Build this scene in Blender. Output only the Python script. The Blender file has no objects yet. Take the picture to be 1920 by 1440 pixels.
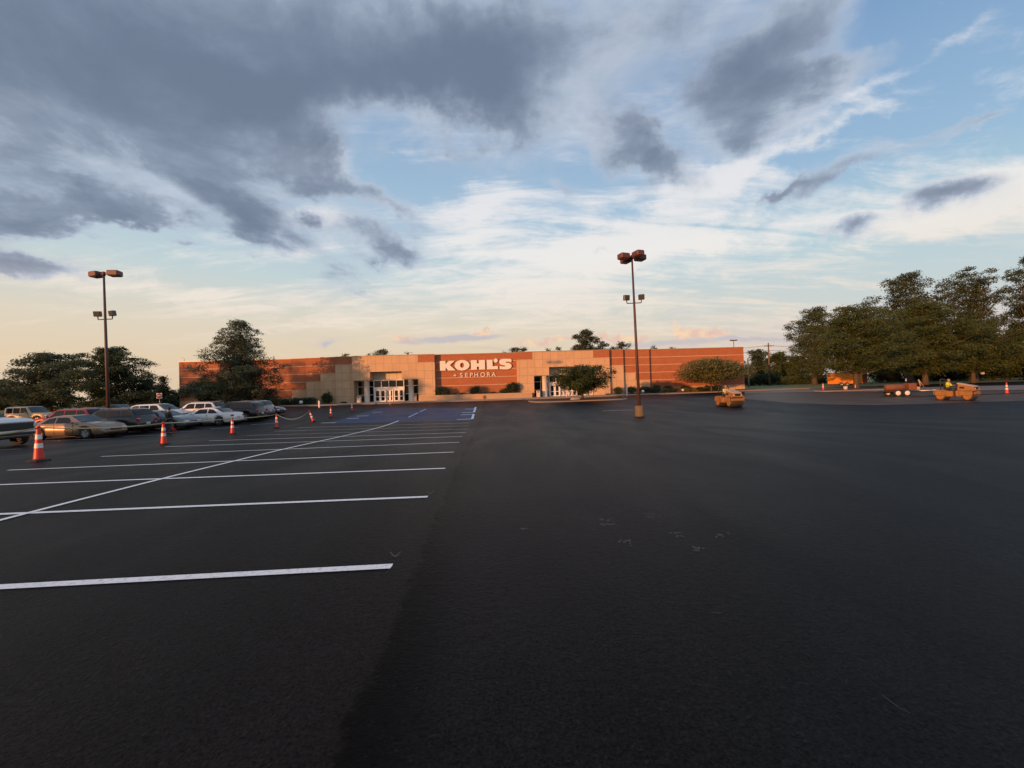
import bpy, bmesh, math, random
import numpy as np
from mathutils import Vector, Matrix
from math import radians as R, sin, cos, tan, pi, atan2, asin, sqrt, exp

# ------------------------------------------------------------------ camera
FL, PITCH, ROLL, EYE = 770.0, 0.0130, R(1.70), 1.78
_f = Vector((0, cos(PITCH), sin(PITCH)))
_u0 = Vector((0, -sin(PITCH), cos(PITCH)))
_r0 = Vector((1, 0, 0))
_r = _r0 * cos(ROLL) - _u0 * sin(ROLL)
_u = _r0 * sin(ROLL) + _u0 * cos(ROLL)
scene = bpy.context.scene
col = scene.collection
cam = bpy.data.objects.new('camera', bpy.data.cameras.new('camera'))
col.objects.link(cam)
cam.matrix_world = Matrix(((_r.x, _u.x, -_f.x, 0), (_r.y, _u.y, -_f.y, 0), (_r.z, _u.z, -_f.z, EYE), (0, 0, 0, 1)))
cam.data.sensor_width = 36
cam.data.lens = 36 * FL / 1920
cam.data.clip_start = 0.1
cam.data.clip_end = 6000
scene.camera = cam

def ray(px, py):
    return (_f * FL + _r * (px - 960) - _u * (py - 720)).normalized()
def azel(px, py):
    d = ray(px, py)
    return atan2(d.x, d.y), asin(d.z)

# ------------------------------------------------------------------ node helpers
class NT:
    def __init__(s, tree):
        s.t = tree; s.n = tree.nodes; s.l = tree.links
    def put(s, sock, v):
        if isinstance(v, bpy.types.NodeSocket): s.l.new(v, sock)
        elif v is not None:
            if isinstance(v, (tuple, list)) and len(v) == 3 and sock.type == 'RGBA': v = (*v, 1)
            sock.default_value = v
    def m(s, op, a, b=None, c=None, clamp=False):
        n = s.n.new('ShaderNodeMath'); n.operation = op; n.use_clamp = clamp
        s.put(n.inputs[0], a)
        if b is not None: s.put(n.inputs[1], b)
        if c is not None: s.put(n.inputs[2], c)
        return n.outputs[0]
    def v(s, op, a, b=None, scale=None):
        n = s.n.new('ShaderNodeVectorMath'); n.operation = op
        s.put(n.inputs[0], a)
        if b is not None: s.put(n.inputs[1], b)
        if scale is not None: s.put(n.inputs['Scale'], scale)
        return n.outputs['Value'] if op in ('LENGTH', 'DOT_PRODUCT', 'DISTANCE') else n.outputs[0]
    def mix(s, f, a, b, mode='MIX'):
        n = s.n.new('ShaderNodeMix'); n.data_type = 'RGBA'; n.blend_type = mode
        s.put(n.inputs['Factor'], f); s.put(n.inputs[6], a); s.put(n.inputs[7], b)
        return n.outputs[2]
    def noise(s, vec, scale, detail=4, rough=.5, dist=0.0, out='Fac'):
        n = s.n.new('ShaderNodeTexNoise'); n.inputs['Scale'].default_value = scale
        n.inputs['Detail'].default_value = detail; n.inputs['Roughness'].default_value = rough
        n.inputs['Distortion'].default_value = dist
        if vec is not None: s.put(n.inputs['Vector'], vec)
        return n.outputs[out]
    def sm(s, x, a, b, lo=0.0, hi=1.0):
        n = s.n.new('ShaderNodeMapRange'); n.interpolation_type = 'SMOOTHSTEP'
        s.put(n.inputs[0], x); n.inputs[1].default_value = a; n.inputs[2].default_value = b
        n.inputs[3].default_value = lo; n.inputs[4].default_value = hi
        return n.outputs[0]
    def ramp(s, x, stops, interp='LINEAR'):
        n = s.n.new('ShaderNodeValToRGB'); s.put(n.inputs[0], x)
        n.color_ramp.interpolation = interp
        e = n.color_ramp.elements
        while len(e) < len(stops): e.new(0.5)
        for k, (p, c) in enumerate(stops):
            e[k].position = p; e[k].color = (*c, 1) if len(c) == 3 else c
        return n.outputs[0]
    def mapping(s, vec, loc=(0, 0, 0), rot=(0, 0, 0), sc=(1, 1, 1), typ='POINT'):
        n = s.n.new('ShaderNodeMapping'); n.vector_type = typ
        s.put(n.inputs[0], vec)
        n.inputs['Location'].default_value = loc; n.inputs['Rotation'].default_value = rot
        n.inputs['Scale'].default_value = sc
        return n.outputs[0]

# ------------------------------------------------------------------ sky, sun, exposure
SUN_EL, SUN_AZ = R(5.0), R(180 + 42)       # azimuth from +Y clockwise: low behind the camera, to the left
world = bpy.data.worlds.new('World'); scene.world = world; world.use_nodes = True
wt = NT(world.node_tree)
bg = world.node_tree.nodes['Background']
sky = wt.n.new('ShaderNodeTexSky'); sky.sky_type = 'NISHITA'; sky.sun_disc = False
sky.sun_elevation = SUN_EL; sky.sun_rotation = SUN_AZ; sky.air_density = 1.3; sky.dust_density = 1.5; sky.ozone_density = 2
tc = wt.n.new('ShaderNodeTexCoord').outputs['Generated']
sep = wt.n.new('ShaderNodeSeparateXYZ'); wt.put(sep.inputs[0], tc)
DX, DY, DZ = sep.outputs
AZ = wt.m('ARCTAN2', DX, DY)
EL = wt.m('ARCSINE', DZ)
cz = wt.m('ADD', wt.m('MAXIMUM', DZ, 0.0), 0.16)
cmb = wt.n.new('ShaderNodeCombineXYZ')
wt.put(cmb.inputs[0], wt.m('DIVIDE', DX, cz)); wt.put(cmb.inputs[1], wt.m('DIVIDE', DY, cz))
PL = cmb.outputs[0]                          # position on a flat cloud layer
cmb2 = wt.n.new('ShaderNodeCombineXYZ'); wt.put(cmb2.inputs[0], AZ); wt.put(cmb2.inputs[1], EL)
AE = cmb2.outputs[0]
n_big = wt.noise(PL, 1.1, 9, .56, .25)
n_col = wt.noise(PL, 0.9, 6, .6, .4, out='Color')
warp = wt.v('SCALE', wt.v('SUBTRACT', n_col, (.5, .5, .5)), scale=.34)
n_w2 = wt.noise(AE, 9, 8, .62, out='Color')
warp2 = wt.v('SCALE', wt.v('SUBTRACT', n_w2, (.5, .5, .5)), scale=.11)
AEW = wt.v('ADD', wt.v('ADD', AE, warp2), warp)
AEL = wt.v('ADD', AE, warp2)

def blobs(vec, lst, gain=1.0):
    tot = None
    for (px, py, hx, hy, rot, w) in lst:
        a0, e0 = azel(px, py)
        a1, e1 = azel(px + hx * cos(R(rot)), py - hx * sin(R(rot)))
        b1, f1 = azel(px + hy * sin(R(rot)), py + hy * cos(R(rot)))
        sx = max(.008, sqrt((a1 - a0) ** 2 + (e1 - e0) ** 2)); sy = max(.006, sqrt((b1 - a0) ** 2 + (f1 - e0) ** 2))
        ang = atan2(e1 - e0, a1 - a0)
        q = wt.mapping(vec, (a0, e0, 0), (0, 0, ang), (sx, sy, 1), 'TEXTURE')
        r2 = wt.v('DOT_PRODUCT', q, q)
        g = wt.m('MULTIPLY', wt.m('POWER', 2.7183, wt.m('MULTIPLY', r2, -1.1)), w * gain)
        tot = g if tot is None else wt.m('ADD', tot, g)
    return tot

# clear sky: physical sky as the base, tinted toward the hazy evening colours seen low down
SKYW, SKYL, PINK, DARK, FAINT = [], [], [], [], []
elr = wt.sm(EL, -0.02, 1.3)
grad = wt.ramp(wt.m('DIVIDE', EL, 1.5, clamp=True), [
    (0.00, (.82, .62, .44)), (0.05, (.86, .68, .48)), (0.10, (.82, .73, .59)), (0.17, (.60, .72, .75)),
    (0.26, (.42, .60, .77)), (0.40, (.29, .44, .66)), (0.60, (.19, .33, .57)), (1.0, (.16, .28, .5))])
rside = wt.sm(AZ, -.1, 1.0)
gradR = wt.ramp(wt.m('DIVIDE', EL, 1.5, clamp=True), [
    (0.00, (.66, .55, .53)), (0.05, (.70, .62, .62)), (0.10, (.62, .70, .72)), (0.18, (.48, .67, .76)),
    (0.26, (.34, .53, .74)), (0.40, (.22, .38, .63)), (0.60, (.19, .33, .57)), (1.0, (.16, .28, .5))])
clear = wt.mix(rside, grad, gradR)
nish = wt.v('SCALE', sky.outputs[0], scale=.10)
clear = wt.mix(.12, clear, nish)
# high thin cloud
cir = wt.noise(wt.mapping(PL, rot=(0, 0, R(-62)), sc=(.55, 2.6, 1)), 1.3, 9, .66, .9)
LIGHT = blobs(AEL, [
    (950, 480, 420, 90, 12, .46), (1130, 480, 260, 60, 24, .46), (1250, 430, 330, 50, 18, .30), (1560, 405, 420, 40, 13, .58), (1850, 380, 220, 55, 14, .9),
    (900, 385, 110, 60, 30, .62), (590, 305, 55, 34, 0, 1.0), (600, 410, 50, 60, 0, .45), (560, 470, 90, 30, 0, .35), (1450, 290, 200, 24, 27, .6), (1640, 215, 150, 16, 22, .32), (1790, 60, 90, 14, 38, .32), (1310, 330, 110, 30, 10, .45),
    (230, 545, 330, 30, -6, .5), (700, 590, 420, 40, 0, .22), (1150, 560, 300, 50, 4, .38), (1080, 200, 60, 110, 0, .30),
    (1600, 180, 260, 12, 27, .32), (1300, 620, 300, 20, 4, .4), (330, 345, 200, 30, -12, .45), (1200, 120, 200, 140, 0, .40), (1330, 60, 120, 30, 40, .4), (1110, 60, 40, 90, 10, .35), (20, 180, 60, 24, 0, .5)])
cir2 = wt.noise(wt.mapping(PL, rot=(0, 0, R(-40)), sc=(1.0, 1.9, 1)), 2.6, 9, .66, 1.2)
lm = wt.m('ADD', LIGHT, wt.m('ADD', wt.m('MULTIPLY', wt.m('SUBTRACT', cir, .5), 2.0), wt.m('MULTIPLY', wt.m('SUBTRACT', cir2, .5), 1.3)))
behind = wt.sm(DY, -.35, .25, 1, 0)
lm = wt.m('ADD', lm, wt.m('MULTIPLY', behind, .15))
lmask = wt.sm(lm, .05, .80, 0, .92)
lcol = wt.ramp(wt.m('DIVIDE', EL, 1.5, clamp=True), [(0.0, (.86, .66, .50)), (.1, (.86, .75, .63)), (.2, (.88, .85, .82)), (.32, (.78, .79, .83)), (.5, (.50, .57, .69)), (1, (.4, .47, .6))])
c1 = wt.mix(lmask, clear, lcol)
# dark cloud banks
DK = blobs(AEW, [
    (420, 40, 640, 160, 0, 1.2), (100, 230, 360, 140, -18, 1.05), (360, 270, 220, 110, -25, .9), (70, 400, 200, 45, -5, 1.0), (440, 400, 110, 45, -18, 1.15), (250, 425, 90, 30, -10, .6), (220, 450, 70, 20, -14, .7),
    (890, 150, 150, 110, 0, 1.1), (620, 200, 330, 70, 4, 1.15), (480, 250, 130, 60, -20, .6), (960, 240, 70, 40, 0, .4),
    (620, 340, 85, 30, -15, .95), (715, 455, 105, 46, -14, 1.25), (740, 368, 80, 20, -14, .75), (578, 398, 20, 15, 0, .8),
    (1420, 190, 140, 85, 0, 1.3), (1390, 270, 70, 45, 0, 1.1), (1215, 308, 110, 52, -24, 1.35), (1490, 60, 150, 70, 30, .75),
    (1570, 145, 130, 28, 22, .75), (1180, 120, 110, 150, 0, .46), (1290, 30, 140, 70, 0, .25)])
DK2 = blobs(AEL, [
    (1500, 352, 85, 34, 27, 1.05), (1590, 308, 60, 20, 20, .7), (1440, 375, 50, 10, 30, .6), (1750, 262, 150, 18, 20, .62), (1650, 280, 40, 10, 5, .3), (1602, 412, 56, 22, 14, 1.15), (1765, 362, 78, 27, 12, 1.15), (1860, 225, 70, 8, 25, .5),
    (40, 496, 150, 24, -6, 1.25), (1065, 345, 38, 13, -10, .55), (345, 455, 45, 7, 0, .5), (1198, 522, 20, 6, 0, .5), (1130, 468, 18, 6, 0, .45),
    (612, 640, 12, 4, 0, .7), (1680, 310, 60, 12, 0, .35)])
DKS = wt.m('ADD', DK, DK2)
dn = wt.m('MULTIPLY', wt.m('SUBTRACT', n_big, .5), 1.9)
gen = wt.m('MULTIPLY', behind, .25)
dd = wt.m('ADD', wt.m('ADD', DKS, dn), gen)
dmask = wt.sm(dd, .08, .84, 0, .95)
nfine = wt.noise(PL, 3.0, 8, .6, .3)
core = wt.m('ADD', dd, wt.m('MULTIPLY', wt.m('SUBTRACT', nfine, .5), 2.4))
dcol = wt.ramp(wt.sm(core, .15, 2.0), [(0, (.52, .58, .68)), (.22, (.38, .45, .56)), (.45, (.265, .32, .42)), (.75, (.190, .238, .330)), (1, (.155, .196, .280))])
dcol = wt.mix(wt.sm(EL, .26, .10), dcol, (.56, .53, .57))
c2 = wt.mix(dmask, c1, dcol)
# low sunlit heaps on the horizon
PK = blobs(wt.v('ADD', AE, wt.v('SCALE', wt.v('SUBTRACT', wt.noise(AE, 22, 8, .68, out='Color'), (.5, .5, .5)), scale=.085)), [
    (755, 634, 34, 9, 0, 1.0), (903, 621, 26, 9, 0, 1.1), (1060, 637, 80, 9, 3, .7), (1180, 632, 60, 10, 3, .9), (1290, 622, 40, 14, 0, 1.3), (1340, 628, 28, 9, 0, 1.0), (990, 640, 50, 7, 0, .6)])
c3 = wt.mix(wt.sm(wt.m('ADD', PK, wt.m('MULTIPLY', wt.m('SUBTRACT', wt.noise(AE, 45, 6, .65), .5), .9)), .3, .95, 0, .85), c2, wt.mix(wt.sm(wt.noise(AE, 30, 5, .6), .4, .62), (.80, .52, .44), (.95, .68, .44)))
MV = blobs(wt.v('ADD', AE, wt.v('SCALE', warp2, scale=.35)), [
    (860, 636, 95, 7, 2, 1.1), (1250, 645, 170, 8, 2, .7), (1440, 637, 150, 6, 0, .55), (930, 655, 120, 6, 0, .5), (760, 645, 40, 4, 0, .5)])
c4 = wt.mix(wt.sm(MV, .25, .8, 0, .7), c3, (.50, .48, .56))
below = wt.sm(EL, -.03, -.005)
c5 = wt.mix(below, (.06, .06, .055), c4)
# the western half of the sky, round the low sun, is brighter and warmer
wdot = wt.v('DOT_PRODUCT', tc, (sin(SUN_AZ), cos(SUN_AZ), 0.05))
c6 = wt.mix(wt.m('MULTIPLY', wt.sm(wdot, .72, 1.0), wt.sm(EL, .45, 0.0)), c5, (1.5, .78, .36))
c6 = wt.mix(wt.m('MULTIPLY', wt.sm(EL, .95, 1.25), .8), c6, (.95, .92, .95))
wt.put(bg.inputs[0], c6); bg.inputs[1].default_value = 1.0
world.cycles.sampling_method = 'MANUAL'; world.cycles.sample_map_resolution = 1024

sun = bpy.data.objects.new('sun', bpy.data.lights.new('sun', 'SUN')); col.objects.link(sun)
sun.data.energy = 4.9; sun.data.angle = R(.6); sun.data.color = (1, .42, .145)
sd = Vector((sin(SUN_AZ) * cos(SUN_EL), cos(SUN_AZ) * cos(SUN_EL), sin(SUN_EL)))
sun.rotation_euler = sd.to_track_quat('Z', 'Y').to_euler()
sun.location = sd * 50 + Vector((0, 0, 20))
scene.view_settings.view_transform = 'Standard'; scene.view_settings.look = 'None'
scene.view_settings.exposure = 0.0; scene.view_settings.gamma = 1.0
scene.render.resolution_x = 1024; scene.render.resolution_y = 768

# ------------------------------------------------------------------ object helpers
def tag(o, label=None, cat=None, group=None, kind=None):
    if label: o['label'] = label
    if cat: o['category'] = cat
    if group: o['group'] = group
    if kind: o['kind'] = kind
    return o
def thing(name, label, cat, loc=(0, 0, 0), rz=0, group=None):
    o = bpy.data.objects.new(name, None); col.objects.link(o)
    o.location = loc; o.rotation_euler = (0, 0, rz); o.empty_display_size = .3
    return tag(o, label, cat, group)

class MB:
    def __init__(s): s.v = []; s.f = []; s.uv = {}; s.smooth = []
    def add(s, vs, fs, smooth=False):
        b = len(s.v); s.v += [tuple(p) for p in vs]; s.f += [tuple(i + b for i in f) for f in fs]
        s.smooth += [smooth] * len(fs); return s
    def box(s, x0, x1, y0, y1, z0, z1):
        return s.add([(x0, y0, z0), (x1, y0, z0), (x1, y1, z0), (x0, y1, z0), (x0, y0, z1), (x1, y0, z1), (x1, y1, z1), (x0, y1, z1)],
                     [(0, 3, 2, 1), (4, 5, 6, 7), (0, 1, 5, 4), (1, 2, 6, 5), (2, 3, 7, 6), (3, 0, 4, 7)])
    def cbox(s, c, size, b=0.0, rz=0, rx=0, ry=0):
        hx, hy, hz = [q / 2 for q in size]
        M = Matrix.Translation(c) @ Matrix.Rotation(rz, 4, 'Z') @ Matrix.Rotation(ry, 4, 'Y') @ Matrix.Rotation(rx, 4, 'X')
        if b <= 0:
            vs = [(x, y, z) for z in (-hz, hz) for x, y in ((-hx, -hy), (hx, -hy), (hx, hy), (-hx, hy))]
            fs = [(3, 2, 1, 0), (4, 5, 6, 7), (0, 1, 5, 4), (1, 2, 6, 5), (2, 3, 7, 6), (3, 0, 4, 7)]
        else:
            b = min(b, hx * .9, hy * .9, hz * .9); vs = []; fs = []
            for z, ins in ((-hz, b), (-hz + b, 0), (hz - b, 0), (hz, b)):
                X, Y = hx - ins, hy - ins
                for x, y in ((-X, -Y + b), (-X + b, -Y), (X - b, -Y), (X, -Y + b), (X, Y - b), (X - b, Y), (-X + b, Y), (-X, Y - b)):
                    vs.append((x, y, z))
            for k in range(3):
                for j in range(8): fs.append((k * 8 + j, k * 8 + (j + 1) % 8, k * 8 + 8 + (j + 1) % 8, k * 8 + 8 + j))
            fs += [tuple(range(7, -1, -1)), tuple(range(24, 32))]
        return s.add([M @ Vector(p) for p in vs], fs)
    def lathe(s, prof, seg=20, M=None, smooth=True, cap=True):
        vs = []; fs = []; n = len(prof)
        for r, z in prof:
            for k in range(seg):
                a = 2 * pi * k / seg; vs.append(Vector((r * cos(a), r * sin(a), z)))
        for i in range(n - 1):
            for k in range(seg): fs.append((i * seg + k, i * seg + (k + 1) % seg, (i + 1) * seg + (k + 1) % seg, (i + 1) * seg + k))
        if M is not None: vs = [M @ p for p in vs]
        b = len(s.v); s.add(vs, fs, smooth)
        if cap:
            s.f += [tuple(b + k for k in range(seg - 1, -1, -1)), tuple(b + (n - 1) * seg + k for k in range(seg))]; s.smooth += [False] * 2
        return s
    def tube(s, pts, rad, seg=8, smooth=True):
        pts = [Vector(p) for p in pts]; vs = []; fs = []
        rr = rad if isinstance(rad, (list, tuple)) else [rad] * len(pts)
        for i, p in enumerate(pts):
            d = (pts[min(i + 1, len(pts) - 1)] - pts[max(i - 1, 0)]).normalized()
            a = Vector((0, 0, 1)) if abs(d.z) < .9 else Vector((1, 0, 0))
            e1 = d.cross(a).normalized(); e2 = d.cross(e1)
            for k in range(seg):
                t = 2 * pi * k / seg; vs.append(p + (e1 * cos(t) + e2 * sin(t)) * rr[i])
        for i in range(len(pts) - 1):
            for k in range(seg): fs.append((i * seg + k, i * seg + (k + 1) % seg, (i + 1) * seg + (k + 1) % seg, (i + 1) * seg + k))
        fs += [tuple(range(seg)), tuple(range((len(pts) - 1) * seg + seg - 1, (len(pts) - 1) * seg - 1, -1))]
        return s.add(vs, fs, smooth)
    def cyl(s, p0, p1, r, seg=16, r1=None):
        return s.tube([p0, p1], [r, r1 if r1 is not None else r], seg)
    def prism(s, poly, y0, y1):                     # polygon in x,z extruded along y
        n = len(poly)
        vs = [(x, y0, z) for x, z in poly] + [(x, y1, z) for x, z in poly]
        return s.add(vs, [tuple(range(n)), tuple(range(2 * n - 1, n - 1, -1))] + [(i, i + n, (i + 1) % n + n, (i + 1) % n) for i in range(n)])
    def build(s, name, mat, parent=None, loc=None, rz=None, uvf=None):
        me = bpy.data.meshes.new(name); me.from_pydata(s.v, [], s.f)
        me.polygons.foreach_set('use_smooth', s.smooth if len(s.smooth) == len(s.f) else [False] * len(s.f))
        bm = bmesh.new(); bm.from_mesh(me); bmesh.ops.recalc_face_normals(bm, faces=bm.faces); bm.to_mesh(me); bm.free()
        if uvf:
            uvl = me.uv_layers.new(name='UVMap')
            for lp in me.loops: uvl.data[lp.index].uv = uvf(me.vertices[lp.vertex_index].co)
        me.update()
        if isinstance(mat, (list, tuple)):
            for m_ in mat: me.materials.append(m_)
        else: me.materials.append(mat)
        o = bpy.data.objects.new(name, me); col.objects.link(o)
        if parent is not None: o.parent = parent
        if loc is not None: o.location = loc
        if rz is not None: o.rotation_euler = (0, 0, rz)
        return o
def copy_thing(root, loc, rz, label):
    r = root.copy(); col.objects.link(r); r.location = loc; r.rotation_euler = (0, 0, rz); r['label'] = label
    def rec(a, b):
        for ch in a.children:
            c = ch.copy(); col.objects.link(c); c.parent = b; rec(ch, c)
    rec(root, r)
    return r

# ------------------------------------------------------------------ materials
def mat(name, color=(.5, .5, .5), rough=.6, metal=0.0, var=0.0, vscale=3.0, bump=0.0, bscale=40.0, coat=0.0, spec=.5, dirt=None):
    m_ = bpy.data.materials.new(name); m_.use_nodes = True
    t = NT(m_.node_tree); b = m_.node_tree.nodes['Principled BSDF']
    b.inputs['Base Color'].default_value = (*color, 1); b.inputs['Roughness'].default_value = rough
    b.inputs['Metallic'].default_value = metal; b.inputs['Coat Weight'].default_value = coat; b.inputs['Coat Roughness'].default_value = .08
    b.inputs['Specular IOR Level'].default_value = spec
    oc = t.n.new('ShaderNodeTexCoord').outputs['Object']
    if var > 0 or dirt:
        c = color
        if var > 0:
            nz = t.noise(oc, vscale, 6, .6)
            f = t.m('MULTIPLY_ADD', t.m('SUBTRACT', nz, .5), var * 2, 1.0)
            c = t.v('SCALE', color, scale=f)
        if dirt:
            c = t.mix(t.sm(t.noise(oc, vscale * .6 + .7, 8, .68), .45, .75, 0, dirt[1]), c, dirt[0])
        t.put(b.inputs['Base Color'], c)
    if bump > 0:
        bn = t.n.new('ShaderNodeBump'); bn.inputs['Strength'].default_value = bump; bn.inputs['Distance'].default_value = .02
        t.put(bn.inputs['Height'], t.noise(oc, bscale, 5, .6)); t.l.new(bn.outputs[0], b.inputs['Normal'])
    return m_
def leaf_mat(name, c1, c2, vs=.6, tr=.25, bloom=None):
    m_ = bpy.data.materials.new(name); m_.use_nodes = True
    t = NT(m_.node_tree); b = m_.node_tree.nodes['Principled BSDF']
    oc = t.n.new('ShaderNodeTexCoord').outputs['Object']
    f = t.m('ADD', t.m('MULTIPLY', t.noise(oc, vs, 4, .6), .75), t.m('MULTIPLY', t.noise(oc, 9.0, 2), .35))
    c = t.mix(t.sm(f, .38, .72), c1, c2)
    if bloom: c = t.mix(t.sm(t.noise(oc, 5.5, 3, .7), .56, .62), c, bloom)
    t.put(b.inputs['Base Color'], c); b.inputs['Roughness'].default_value = .65; b.inputs['Specular IOR Level'].default_value = .25
    tl = t.n.new('ShaderNodeBsdfTranslucent'); t.put(tl.inputs[0], c)
    mx = t.n.new('ShaderNodeMixShader'); mx.inputs[0].default_value = tr
    out = m_.node_tree.nodes['Material Output']
    t.l.new(b.outputs[0], mx.inputs[1]); t.l.new(tl.outputs[0], mx.inputs[2]); t.l.new(mx.outputs[0], out.inputs[0])
    return m_

M = {}
M['concrete'] = mat('concrete', (.30, .255, .21), .85, var=.18, vscale=1.2, bump=.3, bscale=30)
M['kerb'] = mat('kerb', (.22, .18, .15), .85, var=.22, vscale=2)
M['mulch'] = mat('mulch', (.055, .028, .017), .95, var=.5, vscale=6, bump=.8, bscale=14)
M['grass'] = mat('grass', (.095, .125, .032), .9, var=.35, vscale=.5, bump=.6, bscale=9, dirt=((.13, .10, .035), .35))
M['paint_white'] = mat('paint_white', (.85, .85, .84), .5, var=.10, vscale=34, dirt=((.10, .10, .10), .5))
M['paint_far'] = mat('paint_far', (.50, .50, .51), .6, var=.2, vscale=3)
M['paint_pale_blue'] = mat('paint_pale_blue', (.40, .58, .74), .6, var=.3, vscale=2)
M['trim_metal'] = mat('trim_metal', (.42, .30, .22), .4, metal=.3)
M['white_frame'] = mat('white_frame', (.80, .76, .70), .5, var=.08)
M['cream'] = mat('cream', (.60, .52, .42), .7, var=.08, vscale=2)
M['sign_face'] = mat('sign_face', (.74, .70, .62), .45)
M['black_metal'] = mat('black_metal', (.02, .02, .02), .5)
M['rubber'] = mat('rubber', (.018, .018, .018), .8)
M['dark'] = mat('dark', (.012, .012, .012), .7)
M['bronze'] = mat('bronze', (.105, .034, .027), .5, var=.2, vscale=2)
M['pole'] = mat('pole', (.070, .036, .032), .55, var=.25, vscale=1.5)
M['lens'] = mat('lens', (.05, .05, .048), .25)
M['base_conc'] = mat('base_conc', (.135, .100, .060), .85, var=.35, vscale=4, bump=.5, bscale=20)
M['orange_cone'] = mat('orange_cone', (.62, .036, .018), .45, var=.15, vscale=6)
M['reflective'] = mat('reflective', (.70, .66, .64), .35, var=.1, vscale=9)
M['tape'] = mat('tape', (.45, .39, .20), .5)
M['bark'] = mat('bark', (.075, .055, .042), .9, var=.35, vscale=4, bump=.8, bscale=12)
M['pale_bark'] = mat('pale_bark', (.19, .16, .13), .9, var=.35, vscale=4)
M['wood_pole'] = mat('wood_pole', (.14, .085, .055), .9, var=.3)
def glass_mat(name, tint=(.02, .025, .025), rough=.06):
    m_ = mat(name, tint, rough, spec=.30); return m_
M['glass'] = glass_mat('store_glass', (.015, .014, .012), .04)
M['car_glass'] = glass_mat('car_glass', (.012, .014, .016), .05)
M['windscreen'] = glass_mat('windscreen', (.05, .075, .085), .08)

# asphalt: fresh two-tone paving, a seam between the two passes
def asphalt(name, c_left, c_right, seam=None, coarse=1.0, wornc=None):
    m_ = bpy.data.materials.new(name); m_.use_nodes = True
    t = NT(m_.node_tree); b = m_.node_tree.nodes['Principled BSDF']
    oc = t.n.new('ShaderNodeTexCoord').outputs['Object']
    sp = t.n.new('ShaderNodeSeparateXYZ'); t.put(sp.inputs[0], oc)
    fine = t.noise(oc, 44, 4, .8); mid = t.noise(oc, 15, 5, .7)
    big = t.noise(t.mapping(oc, rot=(0, 0, R(4)), sc=(.35, .10, 1)), 1.4, 6, .6, .6)
    mot = t.noise(oc, 2.2, 7, .65, .5)
    if seam:
        (x0, y0), (x1, y1) = seam
        k = (x1 - x0) / (y1 - y0)
        wob = t.m('MULTIPLY', t.m('SUBTRACT', t.noise(oc, 1.6, 7, .7), .5), .40)
        d = t.m('ADD', t.m('SUBTRACT', sp.outputs[0], t.m('MULTIPLY_ADD', t.m('SUBTRACT', sp.outputs[1], y0), k, x0)), wob)
        side = t.sm(d, -.05, .05)
        c = t.mix(side, c_left, c_right)
        line = t.m('MULTIPLY', t.sm(d, -.05, .03), t.sm(d, .60, .08))
    else:
        side = None; c = c_left
    f = t.m('ADD', t.m('MULTIPLY', t.m('SUBTRACT', big, .5), 1.7), t.m('MULTIPLY', t.m('SUBTRACT', mot, .5), .75))
    f = t.m('ADD', f, t.m('MULTIPLY', t.m('SUBTRACT', fine, .5), 6.5 * coarse))
    f = t.m('ADD', f, t.m('MULTIPLY', t.m('SUBTRACT', mid, .5), 2.0 * coarse))
    f = t.m('MAXIMUM', t.m('ADD', f, 1.0), .06)
    if seam:
        f = t.m('MULTIPLY', f, t.m('MULTIPLY_ADD', line, -.85, 1.0))
        # joints between paving lanes and faint roller tracks
        pz = t.m('ADD', d, t.m('MULTIPLY', t.m('SUBTRACT', t.noise(oc, .07, 2), .5), 1.6))
        j1 = t.m('PINGPONG', t.m('ADD', pz, 100.0), 1.85); f = t.m('MULTIPLY', f, t.sm(j1, .0, .07, .74, 1.0))
        j2 = t.m('PINGPONG', t.m('ADD', pz, 100.4), .62); f = t.m('MULTIPLY', f, t.sm(j2, .0, .6, .93, 1.05))
        stone = t.n.new('ShaderNodeTexVoronoi'); stone.inputs['Scale'].default_value = 70; t.put(stone.inputs['Vector'], oc)
        f = t.m('ADD', f, t.m('MULTIPLY', t.sm(t.v('DOT_PRODUCT', stone.outputs['Color'], (.34, .33, .33)), .78, .9), 1.1))
    c = t.v('SCALE', c, scale=f)
    if wornc: c = t.mix(t.sm(t.noise(t.mapping(oc, sc=(.5, 1.6, 1)), .5, 7, .65, .8), .45, .7), c, wornc)
    t.put(b.inputs['Base Color'], c)
    t.put(b.inputs['Roughness'], t.m('MULTIPLY_ADD', big, .3, .34))
    b.inputs['Specular IOR Level'].default_value = .06
    bn = t.n.new('ShaderNodeBump'); bn.inputs['Strength'].default_value = .6; bn.inputs['Distance'].default_value = .02
    h = t.m('ADD', t.m('MULTIPLY', fine, .6), mid)
    if seam: h = t.m('ADD', h, t.m('MULTIPLY', side, 1.2))
    t.put(bn.inputs['Height'], h); t.l.new(bn.outputs[0], b.inputs['Normal'])
    return m_

# ------------------------------------------------------------------ terrain
_DY = np.array([-60, 0, 6, 10, 15, 20, 25, 29, 33, 38, 43, 50, 56, 62, 67, 72, 80, 95, 110, 140, 200, 6000.])
_DD = np.array([1.78, 1.78, 1.785, 1.82, 1.92, 2.08, 2.22, 2.27, 2.22, 2.10, 1.97, 1.84, 1.77, 1.72, 1.69, 1.68, 1.55, 1.32, 1.15, 1.05, 1.0, 1.0])
_gy = np.arange(-60, 260, .5); _gd = np.interp(_gy, _DY, _DD)
_k = np.exp(-np.linspace(-2, 2, 13) ** 2); _k /= _k.sum()
_gd = np.convolve(np.pad(_gd, 6, 'edge'), _k, 'valid')
def gz(x, y):
    z = EYE - float(np.interp(y, _gy, _gd))
    t = min(max((y - 25) / 45, 0), 1); t = t * t * (3 - 2 * t)
    z += t * .007 * min(max(x - 5, 0), 60)
    if x < -45: z += t * .008 * min(-45 - x, 60)
    return z
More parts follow.
